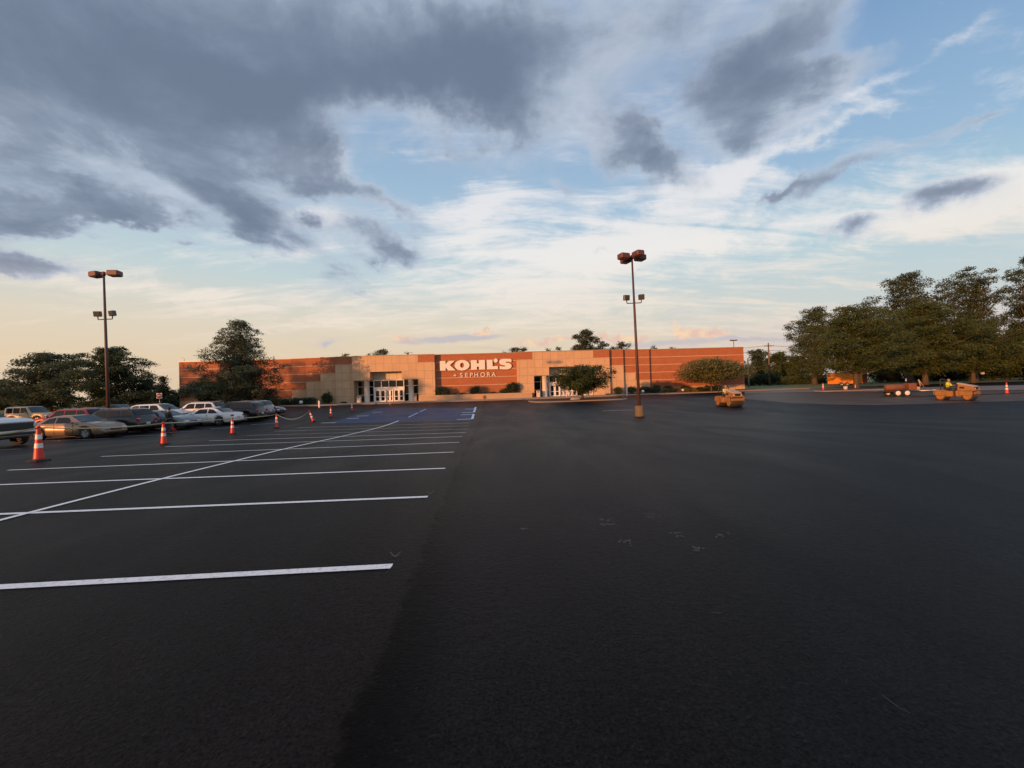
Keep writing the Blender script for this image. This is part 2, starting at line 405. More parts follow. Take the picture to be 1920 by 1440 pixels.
def on(px, py, up=0.0):
    """where the line of sight through a spot of the photograph meets the ground"""
    d = ray(px, py); lo, hi = .5, 900
    f = lambda s: EYE + d.z * s - gz(d.x * s, d.y * s) - up
    s_ = .5; prev = .5
    while s_ < 900 and f(s_) > 0: prev = s_; s_ *= 1.02
    lo, hi = prev, s_
    for _ in range(30):
        m_ = (lo + hi) / 2
        if f(m_) > 0: lo = m_
        else: hi = m_
    return Vector((d.x * hi, d.y * hi, gz(d.x * hi, d.y * hi)))
def at(px, py, Y):
    d = ray(px, py); s_ = Y / d.y
    return Vector((d.x * s_, Y, EYE + d.z * s_))
def gp(px, Y, py=735):
    p = at(px, py, Y); return Vector((p.x, Y, gz(p.x, Y)))

def sheet(name, m_, xs, ys, up, kind='structure', inside=None):
    mb = MB(); nx = len(xs)
    vs = [(x, y, gz(x, y) + up) for y in ys for x in xs]
    fs = []
    for j in range(len(ys) - 1):
        for i in range(nx - 1):
            if inside is None or inside((xs[i] + xs[i + 1]) / 2, (ys[j] + ys[j + 1]) / 2):
                fs.append((j * nx + i, j * nx + i + 1, (j + 1) * nx + i + 1, (j + 1) * nx + i))
    mb.add(vs, fs, True)
    return tag(mb.build(name, m_), kind=kind)
def ribbon(near, far, n, up, th=0.0):
    """strip between two ground polylines; th adds real thickness"""
    def samp(pl, t):
        L = [0]
        for a, b in zip(pl, pl[1:]): L.append(L[-1] + (Vector(b[:2]) - Vector(a[:2])).length)
        d = t * L[-1]
        for k in range(len(pl) - 1):
            if d <= L[k + 1] + 1e-6:
                q = (d - L[k]) / max(1e-6, L[k + 1] - L[k]); return Vector(pl[k][:2]).lerp(Vector(pl[k + 1][:2]), q)
        return Vector(pl[-1][:2])
    mb = MB(); rows = 5; vs = []
    for i in range(n + 1):
        a, b = samp(near, i / n), samp(far, i / n)
        for j in range(rows):
            p = a.lerp(b, j / (rows - 1)); vs.append((p.x, p.y, gz(p.x, p.y) + up))
    fs = [(i * rows + j, (i + 1) * rows + j, (i + 1) * rows + j + 1, i * rows + j + 1) for i in range(n) for j in range(rows - 1)]
    N = len(vs)
    if th > 0:
        vs += [(x, y, z - th) for x, y, z in vs]
        rim = [i * rows for i in range(n + 1)] + [n * rows + j for j in range(1, rows)] + [i * rows + rows - 1 for i in range(n - 1, -1, -1)] + [j for j in range(rows - 2, 0, -1)]
        for k in range(len(rim)):
            a, b = rim[k], rim[(k + 1) % len(rim)]; fs.append((a, b, b + N, a + N))
    mb.add(vs, fs); return mb
def lane_line(p, q, w, up=.008, step=.6):
    p, q = Vector(p[:2]), Vector(q[:2]); d = (q - p).normalized(); n_ = Vector((-d.y, d.x)) * w / 2
    n = max(1, int((q - p).length / step))
    return ribbon([p - n_, q - n_], [p + n_, q + n_], n, up)

# ------------------------------------------------------------------ facade frame
FTH = R(2.7); FA = Vector((0, 72.0, 0)); FT = Vector((cos(FTH), sin(FTH), 0)); FN = Vector((sin(FTH), -cos(FTH), 0))
def fw(s, o, z): return FA + FT * s + FN * o + Vector((0, 0, z))
def fs_(px, off=0.0, py=712):
    d = ray(px, py); c = Vector((0, 0, EYE)); A = FA + FN * off
    t = (A - c).dot(FN) / d.dot(FN); return ((c + d * t) - A).dot(FT)
def fz_(px, py, off=0.0):
    d = ray(px, py); c = Vector((0, 0, EYE)); A = FA + FN * off
    t = (A - c).dot(FN) / d.dot(FN); return (c + d * t).z
ZT = 8.25; STEP = 1.38; FLOOR = .24
ZL = [ZT - STEP * k for k in range(6)]

# ------------------------------------------------------------------ ground and paving
seamA, seamB = on(873, 845), on(772, 1085)
M['asphalt'] = asphalt('asphalt', (.0092, .0079, .0073), (.0078, .0081, .0092), seam=((seamA.x, seamA.y), (seamB.x, seamB.y)))
M['old_asphalt'] = asphalt('old_asphalt', (.085, .064, .050), None, coarse=.3, wornc=(.125, .080, .055))
gx = [-1500, -900, -500, -300, -200] + list(range(-150, 181, 10)) + [220, 300, 500, 900, 1500]
gy_ = [-60, -30] + list(range(-20, 90, 2)) + [95, 100, 110, 125, 140, 170, 200, 300, 500, 900, 2500]
sheet('ground', M['grass'], gx, gy_, -.09)
BACK = 67.0
def curb_y(x): return 66.2 + x * tan(FTH) + (max(0, x - 12) * .03)
def lot_in(x, y): return y < (66.8 + x * tan(FTH) + (max(0, x - 12) * .03)) and x > -88
sheet('parking_lot', M['asphalt'], [-90 + 4 * i for i in range(51)], [-30 + i for i in range(29)] + [-1 + .5 * i for i in range(148)], 0, inside=lot_in)

# far paving on the right, not yet resurfaced
near = [on(1396, 748), on(1480, 756), on(1560, 759), on(1650, 760), on(1750, 757), on(1840, 754), on(1990, 750)]
far = [on(1396, 738.5), on(1560, 735), on(1700, 735), on(1990, 731)]
tag(ribbon(near, far, 60, .012).build('old_pavement', M['old_asphalt']), kind='structure')
near = [on(1396, 738), on(1560, 734.5), on(1700, 734.5), on(2000, 730)]
far = [on(1396, 730.5), on(1560, 728), on(1700, 727), on(2000, 721)]
tag(ribbon(near, far, 50, .02).build('access_road', mat('access_road', (.16, .13, .115), .85, var=.2, vscale=.8)), kind='structure')

def fac_line(s0, s1, o, n=24):
    return [fw(s0 + (s1 - s0) * k / n, o, 0) for k in range(n + 1)]
SL, SR = fs_(336, -2.25), fs_(1396, -1.6)
# sidewalk along the front and its kerb
tag(ribbon(fac_line(SL - 8, SR + 6, 6.2), fac_line(SL - 8, SR + 6, 2.6), 90, .15, .3).build('sidewalk', M['concrete']), kind='structure')
tag(ribbon(fac_line(SL - 8, SR + 6, 6.38), fac_line(SL - 8, SR + 6, 6.2), 90, .155, .3).build('kerb', M['kerb']), kind='structure')
tag(ribbon(fac_line(fs_(634), fs_(1165), 2.6), fac_line(fs_(634), fs_(1165), -3.0), 40, .158, .3).build('entrance_paving', M['concrete']), kind='structure')
tag(ribbon(fac_line(SL - 8, fs_(634), 2.6), fac_line(SL - 8, fs_(634), -2.25), 40, .17, .3).build('planting_bed', M['mulch']), kind='structure')
tag(ribbon(fac_line(fs_(1165), SR + 1, 2.6), fac_line(fs_(1165), SR + 1, -1.9), 40, .17, .3).build('planting_bed', M['mulch']), kind='structure')
# yellow tactile patches on the walk in front of each entrance
M['tactile'] = mat('tactile', (.50, .30, .07), .8, var=.25, vscale=3)
for a, b in ((665, 697), (735, 785), (1019, 1048), (1086, 1120)):
    tag(ribbon(fac_line(fs_(a), fs_(b), 6.1, 4), fac_line(fs_(a), fs_(b), 4.6, 4), 6, .165).build('kerb_ramp', M['tactile']), kind='structure')

def island(cpx, Y, rx, ry, rot=0, name='planting_island'):
    c = gp(cpx, Y); mb = MB(); mk = MB(); n = 40
    for target, r0, up, th in ((mk, 1.0, .15, .35), (mb, .955, .17, .3)):
        ring = []
        for k in range(n):
            a = 2 * pi * k / n; q = 4.0
            ca, sa = cos(a), sin(a); rr = (abs(ca) ** q + abs(sa) ** q) ** (-1 / q)
            x, y = rx * r0 * ca * rr - (1 - r0) * 0, ry * r0 * sa * rr
            X = c.x + x * cos(rot) - y * sin(rot); Y_ = c.y + x * sin(rot) + y * cos(rot)
            ring.append((X, Y_))
        vs = [(X, Y_, gz(X, Y_) + up) for X, Y_ in ring] + [(X, Y_, gz(X, Y_) + up - th) for X, Y_ in ring] + [(c.x, c.y, gz(c.x, c.y) + up + (.12 if r0 < 1 else 0))]
        fs = [(k, (k + 1) % n, (k + 1) % n + n, k + n) for k in range(n)] + [(k, (k + 1) % n, 2 * n) for k in range(n)]
        target.add(vs, fs)
    tag(mk.build('island_kerb', M['kerb']), kind='structure'); tag(mb.build(name, M['mulch']), kind='structure')
    return c
isl = island(1086, 54.5, 6.2, 2.2, FTH)
island(1013, 56, 1.6, 2.0, FTH)
isl2 = island(1622, 56.5, 6.8, 1.6, .05)
tag(ribbon([on(1700, 745.5), on(1920, 737.5), on(1990, 735)], [on(1700, 742.5), on(1920, 735.5), on(1990, 733)], 30, .06).build('mulch_strip', M['mulch']), kind='structure')

# painted markings
stalls = [((-45, 1104), (735, 1062.5), .115), ((-60, 967), (802, 932), .11), ((-60, 911.5), (835, 878.5), .11), ((15, 882), (851, 848), .11), ((190, 856.2), (861, 829.5), .11),
          ((310, 838), (867, 818.6), .11), ((392, 826.8), (873, 811.2), .11), ((462, 816.8), (877, 804.6), .11), ((514, 808.8), (880, 798.6), .11), ((557, 802.2), (882.5, 793), .11)]
for i, (a, b, w) in enumerate(stalls):
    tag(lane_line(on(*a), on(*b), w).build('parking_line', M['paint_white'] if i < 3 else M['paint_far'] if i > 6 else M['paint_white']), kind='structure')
tag(lane_line(on(-60, 992), on(752, 787.5), .115, .012).build('parking_line', M['paint_white']), kind='structure')
for a, b in (((766, 782.5), (784, 774)), ((787, 772.5), (799, 767))):
    tag(lane_line(on(*a), on(*b), .11, .014).build('parking_line', M['paint_pale_blue']), kind='structure')
# accessible bays: blue ground with pale lines
M['blue_zone'] = asphalt('blue_zone', (.020, .042, .105), None, coarse=.5, wornc=(.016, .016, .020))
tag(ribbon([on(612, 794.5), on(884, 789)], [on(712, 764.5), on(891, 764.5)], 26, .006).build('painted_zone', M['blue_zone']), kind='structure')
for (a, b, w) in (((857, 787), (885.5, 785.8), .30), ((864, 778.2), (887.5, 777.4), .34), ((867, 773.8), (888.5, 773.2), .34), ((872, 767.3), (891, 766.8), .38),
                  ((885.5, 786), (888, 776.5), .2), ((889, 773), (892, 763.5), .2)):
    tag(lane_line(on(*a), on(*b), w, .014).build('parking_line', M['paint_pale_blue']), kind='structure')
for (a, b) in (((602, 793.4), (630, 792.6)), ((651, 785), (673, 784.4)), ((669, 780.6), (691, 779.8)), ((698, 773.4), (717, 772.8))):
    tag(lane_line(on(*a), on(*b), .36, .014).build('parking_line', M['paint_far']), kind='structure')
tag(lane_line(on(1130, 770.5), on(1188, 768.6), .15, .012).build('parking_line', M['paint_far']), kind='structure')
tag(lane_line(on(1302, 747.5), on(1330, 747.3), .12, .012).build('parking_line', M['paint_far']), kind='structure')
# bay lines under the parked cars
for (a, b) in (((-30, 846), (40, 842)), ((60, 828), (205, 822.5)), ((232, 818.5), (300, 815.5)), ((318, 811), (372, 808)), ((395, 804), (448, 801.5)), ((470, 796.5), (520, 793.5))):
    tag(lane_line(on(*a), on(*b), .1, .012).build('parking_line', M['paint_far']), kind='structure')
# spray-paint layout ticks on the new asphalt
rnd = random.Random(5); M['paint_faint'] = mat('paint_faint', (.10, .10, .105), .7, var=.3, vscale=20)
def scuff(px, py, n, size):
    c = on(px, py); mb = MB()
    for k in range(n):
        x, y = c.x + rnd.uniform(-size, size), c.y + rnd.uniform(-size, size) * 1.3
        a = rnd.uniform(0, pi); l = rnd.uniform(.012, .035); w = .006
        dx, dy = cos(a) * l, sin(a) * l; nx, ny = -sin(a) * w, cos(a) * w
        mb.add([(x - dx - nx, y - dy - ny, gz(x, y) + .007), (x + dx - nx, y + dy - ny, gz(x, y) + .007), (x + dx + nx, y + dy + ny, gz(x, y) + .007), (x - dx + nx, y - dy + ny, gz(x, y) + .007)], [(0, 1, 2, 3)])
    tag(mb.build('paint_speck', M['paint_faint']), kind='structure')
for a in ((1139, 980, 12, .10), (1174, 1019, 9, .07), (1225, 968, 7, .09), (1268, 1003, 6, .06), (1311, 1031, 6, .06), (1360, 1008, 5, .10), (1048, 847, 9, .22), (1028, 871, 8, .18), (979, 991, 4, .05)):
    scuff(*a)
def stroke(pts, w=.008):
    P = [on(*p) for p in pts]; mb = MB()
    for a, b in zip(P, P[1:]): 
        r_ = lane_line(a, b, w, .009, .2); mb.add(r_.v, r_.f)
    tag(mb.build('paint_tick', M['paint_faint']), kind='structure')
stroke([(731, 1036), (741, 1046), (751, 1036)]); stroke([(733, 1043), (749, 1043)]); stroke([(801, 922), (807, 928), (813, 921)], .01)
stroke([(1335, 1150), (1353, 1152)], .004); stroke([(1655, 1306), (1682, 1327), (1708, 1341)], .0022); stroke([(736, 1062), (724, 1076)], .003)

# ------------------------------------------------------------------ the store
def uvmat(name, fn):
    m_ = bpy.data.materials.new(name); m_.use_nodes = True
    t = NT(m_.node_tree); b = m_.node_tree.nodes['Principled BSDF']
    uv = t.n.new('ShaderNodeTexCoord').outputs['UV']; fn(t, b, uv); return m_
def _brick(t, b, uv):
    n = t.n.new('ShaderNodeTexBrick'); t.put(n.inputs['Vector'], uv); n.inputs['Scale'].default_value = 1
    n.inputs['Brick Width'].default_value = .30; n.inputs['Row Height'].default_value = .1; n.inputs['Mortar Size'].default_value = .008
    t.put(n.inputs['Color1'], (.42, .135, .046)); t.put(n.inputs['Color2'], (.35, .110, .038)); t.put(n.inputs['Mortar'], (.25, .12, .08))
    c = t.mix(t.sm(t.noise(uv, .35, 6, .62), .35, .7, 0, .35), n.outputs[0], (.33, .100, .042))
    st = t.noise(t.mapping(uv, sc=(1.0, 6.0, 1)), .7, 4, .6)
    c = t.v('SCALE', c, scale=t.m('MULTIPLY_ADD', st, .5, .75))
    t.put(b.inputs['Base Color'], c); b.inputs['Roughness'].default_value = .85
def _precast(t, b, uv):
    n = t.n.new('ShaderNodeTexBrick'); t.put(n.inputs['Vector'], uv); n.inputs['Scale'].default_value = 1; n.offset = 0; n.squash = 1
    n.inputs['Brick Width'].default_value = 1.38; n.inputs['Row Height'].default_value = 1.38; n.inputs['Mortar Size'].default_value = .022; n.inputs['Mortar Smooth'].default_value = .3
    t.put(n.inputs['Color1'], (.56, .37, .215)); t.put(n.inputs['Color2'], (.52, .335, .19)); t.put(n.inputs['Mortar'], (.25, .17, .11))
    c = t.v('SCALE', n.outputs[0], scale=t.m('MULTIPLY_ADD', t.noise(uv, 1.1, 6, .6), .35, .83))
    st = t.noise(t.mapping(uv, sc=(2.2, .12, 1)), 1.0, 5, .6)
    c = t.mix(t.sm(st, .55, .75, 0, .22), c, (.27, .19, .13))
    t.put(b.inputs['Base Color'], c); b.inputs['Roughness'].default_value = .8
M['brick'] = uvmat('brick', _brick); M['precast'] = uvmat('precast', _precast)
M['band'] = mat('stone_band', (.50, .34, .25), .8, var=.1)
M['planter'] = mat('planter_stone', (.43, .29, .17), .85, var=.15, vscale=1.2)
store = thing('department_store', 'long single storey brick and tan panel store with two entrances and large raised lettering', 'store', fw(0, 0, 0))
def loc(s, o, z): return FT * s + FN * o + Vector((0, 0, z))
def fb(mb, s0, s1, o0, o1, z0, z1):
    vs = [loc(s, o, z) for z in (z0, z1) for s, o in ((s0, o0), (s1, o0), (s1, o1), (s0, o1))]
    return mb.add(vs, [(0, 1, 2, 3), (4, 7, 6, 5), (0, 4, 5, 1), (1, 5, 6, 2), (2, 6, 7, 3), (3, 7, 4, 0)])
def uv_sz(co): return (co.dot(FT) - co.dot(FN) * 1.0, co.z - ZT)
BK = -14.0
def seg(s0, s1, o, rows, zbot=-.6, tallp=0.0):
    """a stretch of front: brick courses from the top, tan panels under them"""
    zt = ZT
    if rows > 0:
        mb = MB(); fb(mb, s0, s1, BK, o, ZL[rows], zt); mb.build('brick_wall', M['brick'], store, uvf=uv_sz)
        for k in range(1, rows + 1):
            bd = MB(); fb(bd, s0 + .01, s1 - .01, o - .02, o + .035, ZL[k] - .045, ZL[k] + .075)
            bd.build('stone_band', M['band'], store)
    if rows < 6:
        mb = MB(); fb(mb, s0, s1, BK, o, zbot, ZL[rows] if rows else zt); mb.build('panel_wall', M['precast'], store, uvf=uv_sz)
    mb = MB(); fb(mb, s0 - .0, s1 + .0, o - .25, o + .06, zt, zt + .10); mb.build('parapet_cap', M['trim_metal'], store)
f0 = fs_
S = dict(a=fs_(336, -2.25), b=fs_(549, -2.25), c=fs_(575.6, -1.8), d=fs_(603, -1.35), e=fs_(631, -.9), f=fs_(662.3, -.45),
         g=fs_(784.3), h=fs_(815.5), i=fs_(970), j=fs_(999.7), k=fs_(1113.6), l=fs_(1144.0), m=fs_(1170, -.6), n=fs_(1194, -.6), o=fs_(1219, -1.1), p=fs_(1396, -1.6))
seg(S['a'], S['b'], -2.25, 5); seg(S['b'], S['c'], -1.8, 4); seg(S['c'], S['d'], -1.35, 3); seg(S['d'], S['e'], -.9, 2); seg(S['e'], S['f'], -.45, 1)
def entrance(sa, sb, mir=1):
    """tan entrance block with a stepped opening, round columns and a glazed door screen"""
    W = sb - sa
    lo, hi = sa + .15, sb - .02
    c0, c1 = sa + W * .265, sb - W * .25
    zlo, zhi, D = 4.05, 5.5, -2.2
    mb = MB()
    fb(mb, sa, lo, BK, 0, -.6, ZT); fb(mb, hi, sb, BK, 0, -.6, ZT)
    fb(mb, lo, c0, BK, 0, zlo, ZT); fb(mb, c1, hi, BK, 0, zlo, ZT); fb(mb, c0, c1, BK, 0, zhi, ZT)
    mb.build('panel_wall', M['precast'], store, uvf=uv_sz)
    mb = MB(); fb(mb, sa, sb, -.25, .06, ZT, ZT + .10); mb.build('parapet_cap', M['trim_metal'], store)
    # back wall above the glazing, soffit side, glass screen
    mb = MB(); fb(mb, c0, c1, D - .3, D, 3.98, zhi); mb.build('fascia_panel', M['cream'], store)
    for q in range(1, 4):
        mb = MB(); fb(mb, c0 + (c1 - c0) * q / 4 - .02, c0 + (c1 - c0) * q / 4 + .02, D, D + .02, 4.0, zhi)
        mb.build('panel_joint', M['trim_metal'], store)
    # columns
    for q in (.195, .875):
        s = sa + W * q; c = loc(s, -.75, 0); mb = MB()
        mb.lathe([(.52, -.3), (.52, .32), (.46, .36), (.46, 3.95), (.5, 3.97), (.5, 4.04)], 28, Matrix.Translation(c)); mb.build('column', M['cream'], store)
    # side glazing, set back, floor to soffit
    for (g0, g1, nm) in ((lo, c0 + .1, 0), (c1 - .1, hi, 1)):
        gl = MB(); fb(gl, g0, g1, D - .12, D - .08, FLOOR, 4.0); gl.build('side_window', M['glass'], store)
        fr = MB()
        for z in (FLOOR, 1.5, 2.95, 3.93): fb(fr, g0, g1, D - .08, D, z, z + .09)
        for t_ in (0, .5, 1): fb(fr, g0 + (g1 - g0 - .09) * t_, g0 + (g1 - g0 - .09) * t_ + .09, D - .06, D + .015, FLOOR, 4.0)
        fr.build('window_frame', M['white_frame'], store)
    # central screen, brought forward a little
    e0, e1 = c0 + .12, c1 - .0
    O = D + .5
    gl = MB(); fb(gl, e0, e1, O - .10, O - .05, 2.84, 4.0); gl.build('transom_window', M['glass'], store)
    gl = MB(); fb(gl, e0, e1, O - .3, O - .2, FLOOR, 2.3); gl.build('door_screen', M['glass'], store)
    fr = MB(); Wd = e1 - e0
    for q in range(5): fb(fr, e0 + (Wd - .11) * q / 4, e0 + (Wd - .11) * q / 4 + .11, O - .04, O + .05, 2.84, 3.98)
    fb(fr, e0 - .05, e1 + .05, O - .3, O + .07, 2.34, 2.86); fb(fr, e0 - .05, e1 + .05, O - .3, O + .07, 3.98, 4.12)
    fr.build('window_frame', M['white_frame'], store)
    xs = [0, .035, .365, .40, .60, .635, .965, 1.0]
    for q in (0, .375, .635 - .01, 1.0):
        fr = MB(); fb(fr, e0 + (Wd - .16) * q, e0 + (Wd - .16) * q + .16, O - .3, O + .06, FLOOR - .1, 2.34)
        fr.build('door_jamb', M['white_frame'], store)
    for (q0, q1, rec) in ((.03, .205, 0), (.205, .38, 0), (.405, .515, -.15), (.515, .625, -.15), (.655, .82, 0), (.82, .985, 0)):
        a_, b_ = e0 + Wd * q0, e0 + Wd * q1; oo = O + rec - .02
        dr = MB(); st = .18
        fb(dr, a_, a_ + st, oo - .06, oo, FLOOR, 2.33); fb(dr, b_ - st, b_, oo - .06, oo, FLOOR, 2.33)
        fb(dr, a_ + st, b_ - st, oo - .06, oo, 2.2, 2.33); fb(dr, a_ + st, b_ - st, oo - .06, oo, FLOOR, FLOOR + .22); fb(dr, a_ + st, b_ - st, oo - .055, oo + .02, 1.12, 1.22)
        d_ = dr.build('door', M['white_frame'], store)
        pn = MB(); fb(pn, a_ + st, b_ - st, oo - .05, oo - .03, FLOOR + .22, 2.2); pn.build('door_pane', M['glass'], d_)
    return sa, sb
entrance(S['f'], S['g']); 
seg(S['g'], S['h'], 0, 1)
seg(S['h'], S['i'], -1.0, 5, -.6); seg(S['i'], S['j'], 0, 1)
# low brick under the sign: last course band sits on a brick plinth rather than panel
entrance(S['j'], S['k'])
seg(S['k'], S['l'], 0, 1); seg(S['l'], S['m'], -.6, 2); seg(S['m'], S['n'], -1.1, 3); seg(S['n'], S['o'], -1.1, 4); seg(S['o'], S['p'], -1.6, 5)
mb = MB(); fb(mb, S['a'] + .3, S['p'] - .3, -60, -14.0, -.6, ZT - .1)
mb.build('rear_wall', M['precast'], store, uvf=uv_sz)
mb = MB(); fb(mb, S['a'] + .4, S['p'] - .4, -59, -3.2, ZT - .28, ZT - .02); mb.build('roof', mat('roof', (.2, .2, .2), .9), store)
# pale marks: vents / lighter plaques low on the panels
mb = MB(); fb(mb, fs_(627), fs_(631.5), -.9, -.86, .3, 1.5); mb.build('service_door', M['brick'], store, uvf=uv_sz)
mb = MB(); fb(mb, fs_(988.5), fs_(1001.5), 0, .05, .15, 1.1); mb.build('wall_plaque', M['brick'], store, uvf=uv_sz)

# lettering, laid out from its own letter shapes (units of metres, baseline 0)
Q = .0074
def arc(cx, cy, rx, ry, n=28): return [(cx + rx * cos(2 * pi * k / n), cy + ry * sin(2 * pi * k / n)) for k in range(n)]
def spline(pts, sub=5):
    out = []; n = len(pts)
    for i in range(n):
        p0, p1, p2, p3 = [Vector(pts[(i + k - 1) % n]) for k in range(4)]
        for j in range(sub):
            t = j / sub
            out.append(tuple(.5 * ((2 * p1) + (p2 - p0) * t + (2 * p0 - 5 * p1 + 4 * p2 - p3) * t * t + (3 * p1 - p0 - 3 * p2 + p3) * t ** 3)))
    return out
S_out = [(292, 226), (292, 160), (250, 168), (205, 173), (168, 170), (160, 158), (180, 148), (230, 138), (275, 118), (296, 88), (296, 50), (275, 18), (232, -4), (170, -10), (95, -8), (30, -2), (14, 2), (14, 70), (60, 62), (115, 57), (150, 62), (152, 76), (128, 86), (75, 98), (28, 122), (6, 156), (12, 196), (45, 228), (105, 242), (190, 240)]
letters = {
 'K': ([[(0, 0), (0, 228), (132, 228), (132, 150), (215, 228), (352, 228), (236, 126), (368, -2), (196, -2), (132, 76), (132, 0)]], 0),
 'O': ([arc(525 - 0, 116, 176, 124), arc(525, 116, 47, 60)], 0),
 'H': ([[(735, 0), (735, 228), (875, 228), (875, 150), (925, 150), (925, 228), (1068, 228), (1068, 0), (925, 0), (925, 72), (875, 72), (875, 0)]], 0),
 'L': ([[(1112, 0), (1112, 228), (1250, 228), (1250, 74), (1376, 74), (1376, 0)]], 0),
 'dot': ([arc(1326, 206, 49, 49)], 0),
 'S': ([spline(S_out)], 1404)}
sgs = fs_(825.3, -1.0, 690); sgz = fz_(826, 695.2, -1.0)
def extrude_shape(loops, place, mb, depth):
    cu = bpy.data.curves.new('tmp', 'CURVE'); cu.dimensions = '2D'; cu.fill_mode = 'BOTH'; cu.extrude = depth / 2
    for lp in loops:
        sp_ = cu.splines.new('POLY'); sp_.points.add(len(lp) - 1)
        for k, (x, y) in enumerate(lp): sp_.points[k].co = (x, y, 0, 1)
        sp_.use_cyclic_u = True
    o = bpy.data.objects.new('tmp', cu); me = bpy.data.meshes.new_from_object(o)
    mb.add([place(v.co) for v in me.vertices], [tuple(p.vertices) for p in me.polygons])
    bpy.data.objects.remove(o); bpy.data.curves.remove(cu)
M['sign_edge'] = mat('sign_edge', (.16, .11, .07), .6)
sgn = MB(); fb(sgn, sgs - .1, sgs + 12.7, -1.02, -.99, sgz + .75, sgz + .85)
sign = sgn.build('store_sign', M['brick'], store, uvf=uv_sz)
for nm, (lps, ox) in letters.items():
    lps = [[((x + ox) * Q, y * Q) for x, y in lp] for lp in lps]
    mb = MB(); extrude_shape(lps, lambda c: loc(sgs + c.x, -.80 + c.z, sgz + c.y), mb, .22)
    mb.build('sign_letter', M['sign_face'], sign)
def txt(ch, size):
    cu = bpy.data.curves.new('t', 'FONT'); cu.body = ch; cu.size = size; cu.extrude = .05; cu.offset = .006; cu.align_x = 'CENTER'
    o = bpy.data.objects.new('t', cu); me = bpy.data.meshes.new_from_object(o)
    r_ = ([v.co.copy() for v in me.vertices], [tuple(p.vertices) for p in me.polygons])
    bpy.data.objects.remove(o); bpy.data.curves.remove(cu); return r_
s0 = sgs + (420 - 70) * Q; zsub = sgz - 1.27
for k, (ch, cx) in enumerate(zip('+SEPHORA', (420, 570, 690, 805, 925, 1080, 1215, 1340))):
    vs, fs = txt(ch, 1.12)
    mb = MB(); mb.add([loc(sgs + (cx - 70) * Q + v.x, -.86 + v.z, zsub + v.y) for v in vs], fs)
    mb.build('sign_letter', M['sign_face'], sign)

# planter wall under the sign
pw = thing('planter_wall', 'low tan stone planter wall running below the large store lettering', 'wall', fw(fs_(893), 1.2, .1))
pc = Vector((fs_(893), 1.2, .1))
def loc2(s, o, z): return FT * (s - pc.x) + FN * (o - pc.y) + Vector((0, 0, z - pc.z))
def fb2(mb, s0, s1, o0, o1, z0, z1):
    vs = [loc2(s, o, z) for z in (z0, z1) for s, o in ((s0, o0), (s1, o0), (s1, o1), (s0, o1))]
    return mb.add(vs, [(0, 1, 2, 3), (4, 7, 6, 5), (0, 4, 5, 1), (1, 5, 6, 2), (2, 6, 7, 3), (3, 7, 4, 0)])
pa, pb = fs_(787, 1.6), fs_(997, 1.6)
m1 = MB(); fb2(m1, pa, pb, 1.3, 1.6, .05, 1.05); fb2(m1, pa, pa + .3, 0, 1.3, .05, 1.05); fb2(m1, pb - .3, pb, 0, 1.3, .05, 1.05); m1.build('wall_body', M['planter'], pw)
m1 = MB(); fb2(m1, pa - .05, pb + .05, 1.24, 1.66, 1.05, 1.15); m1.build('coping', M['band'], pw)
m1 = MB(); fb2(m1, pa + .3, pb - .3, .01, 1.3, .1, .95); fb2(m1, S['h'] + .02, S['i'] - .02, -.99, .0, .1, .95); m1.build('soil', M['mulch'], pw)

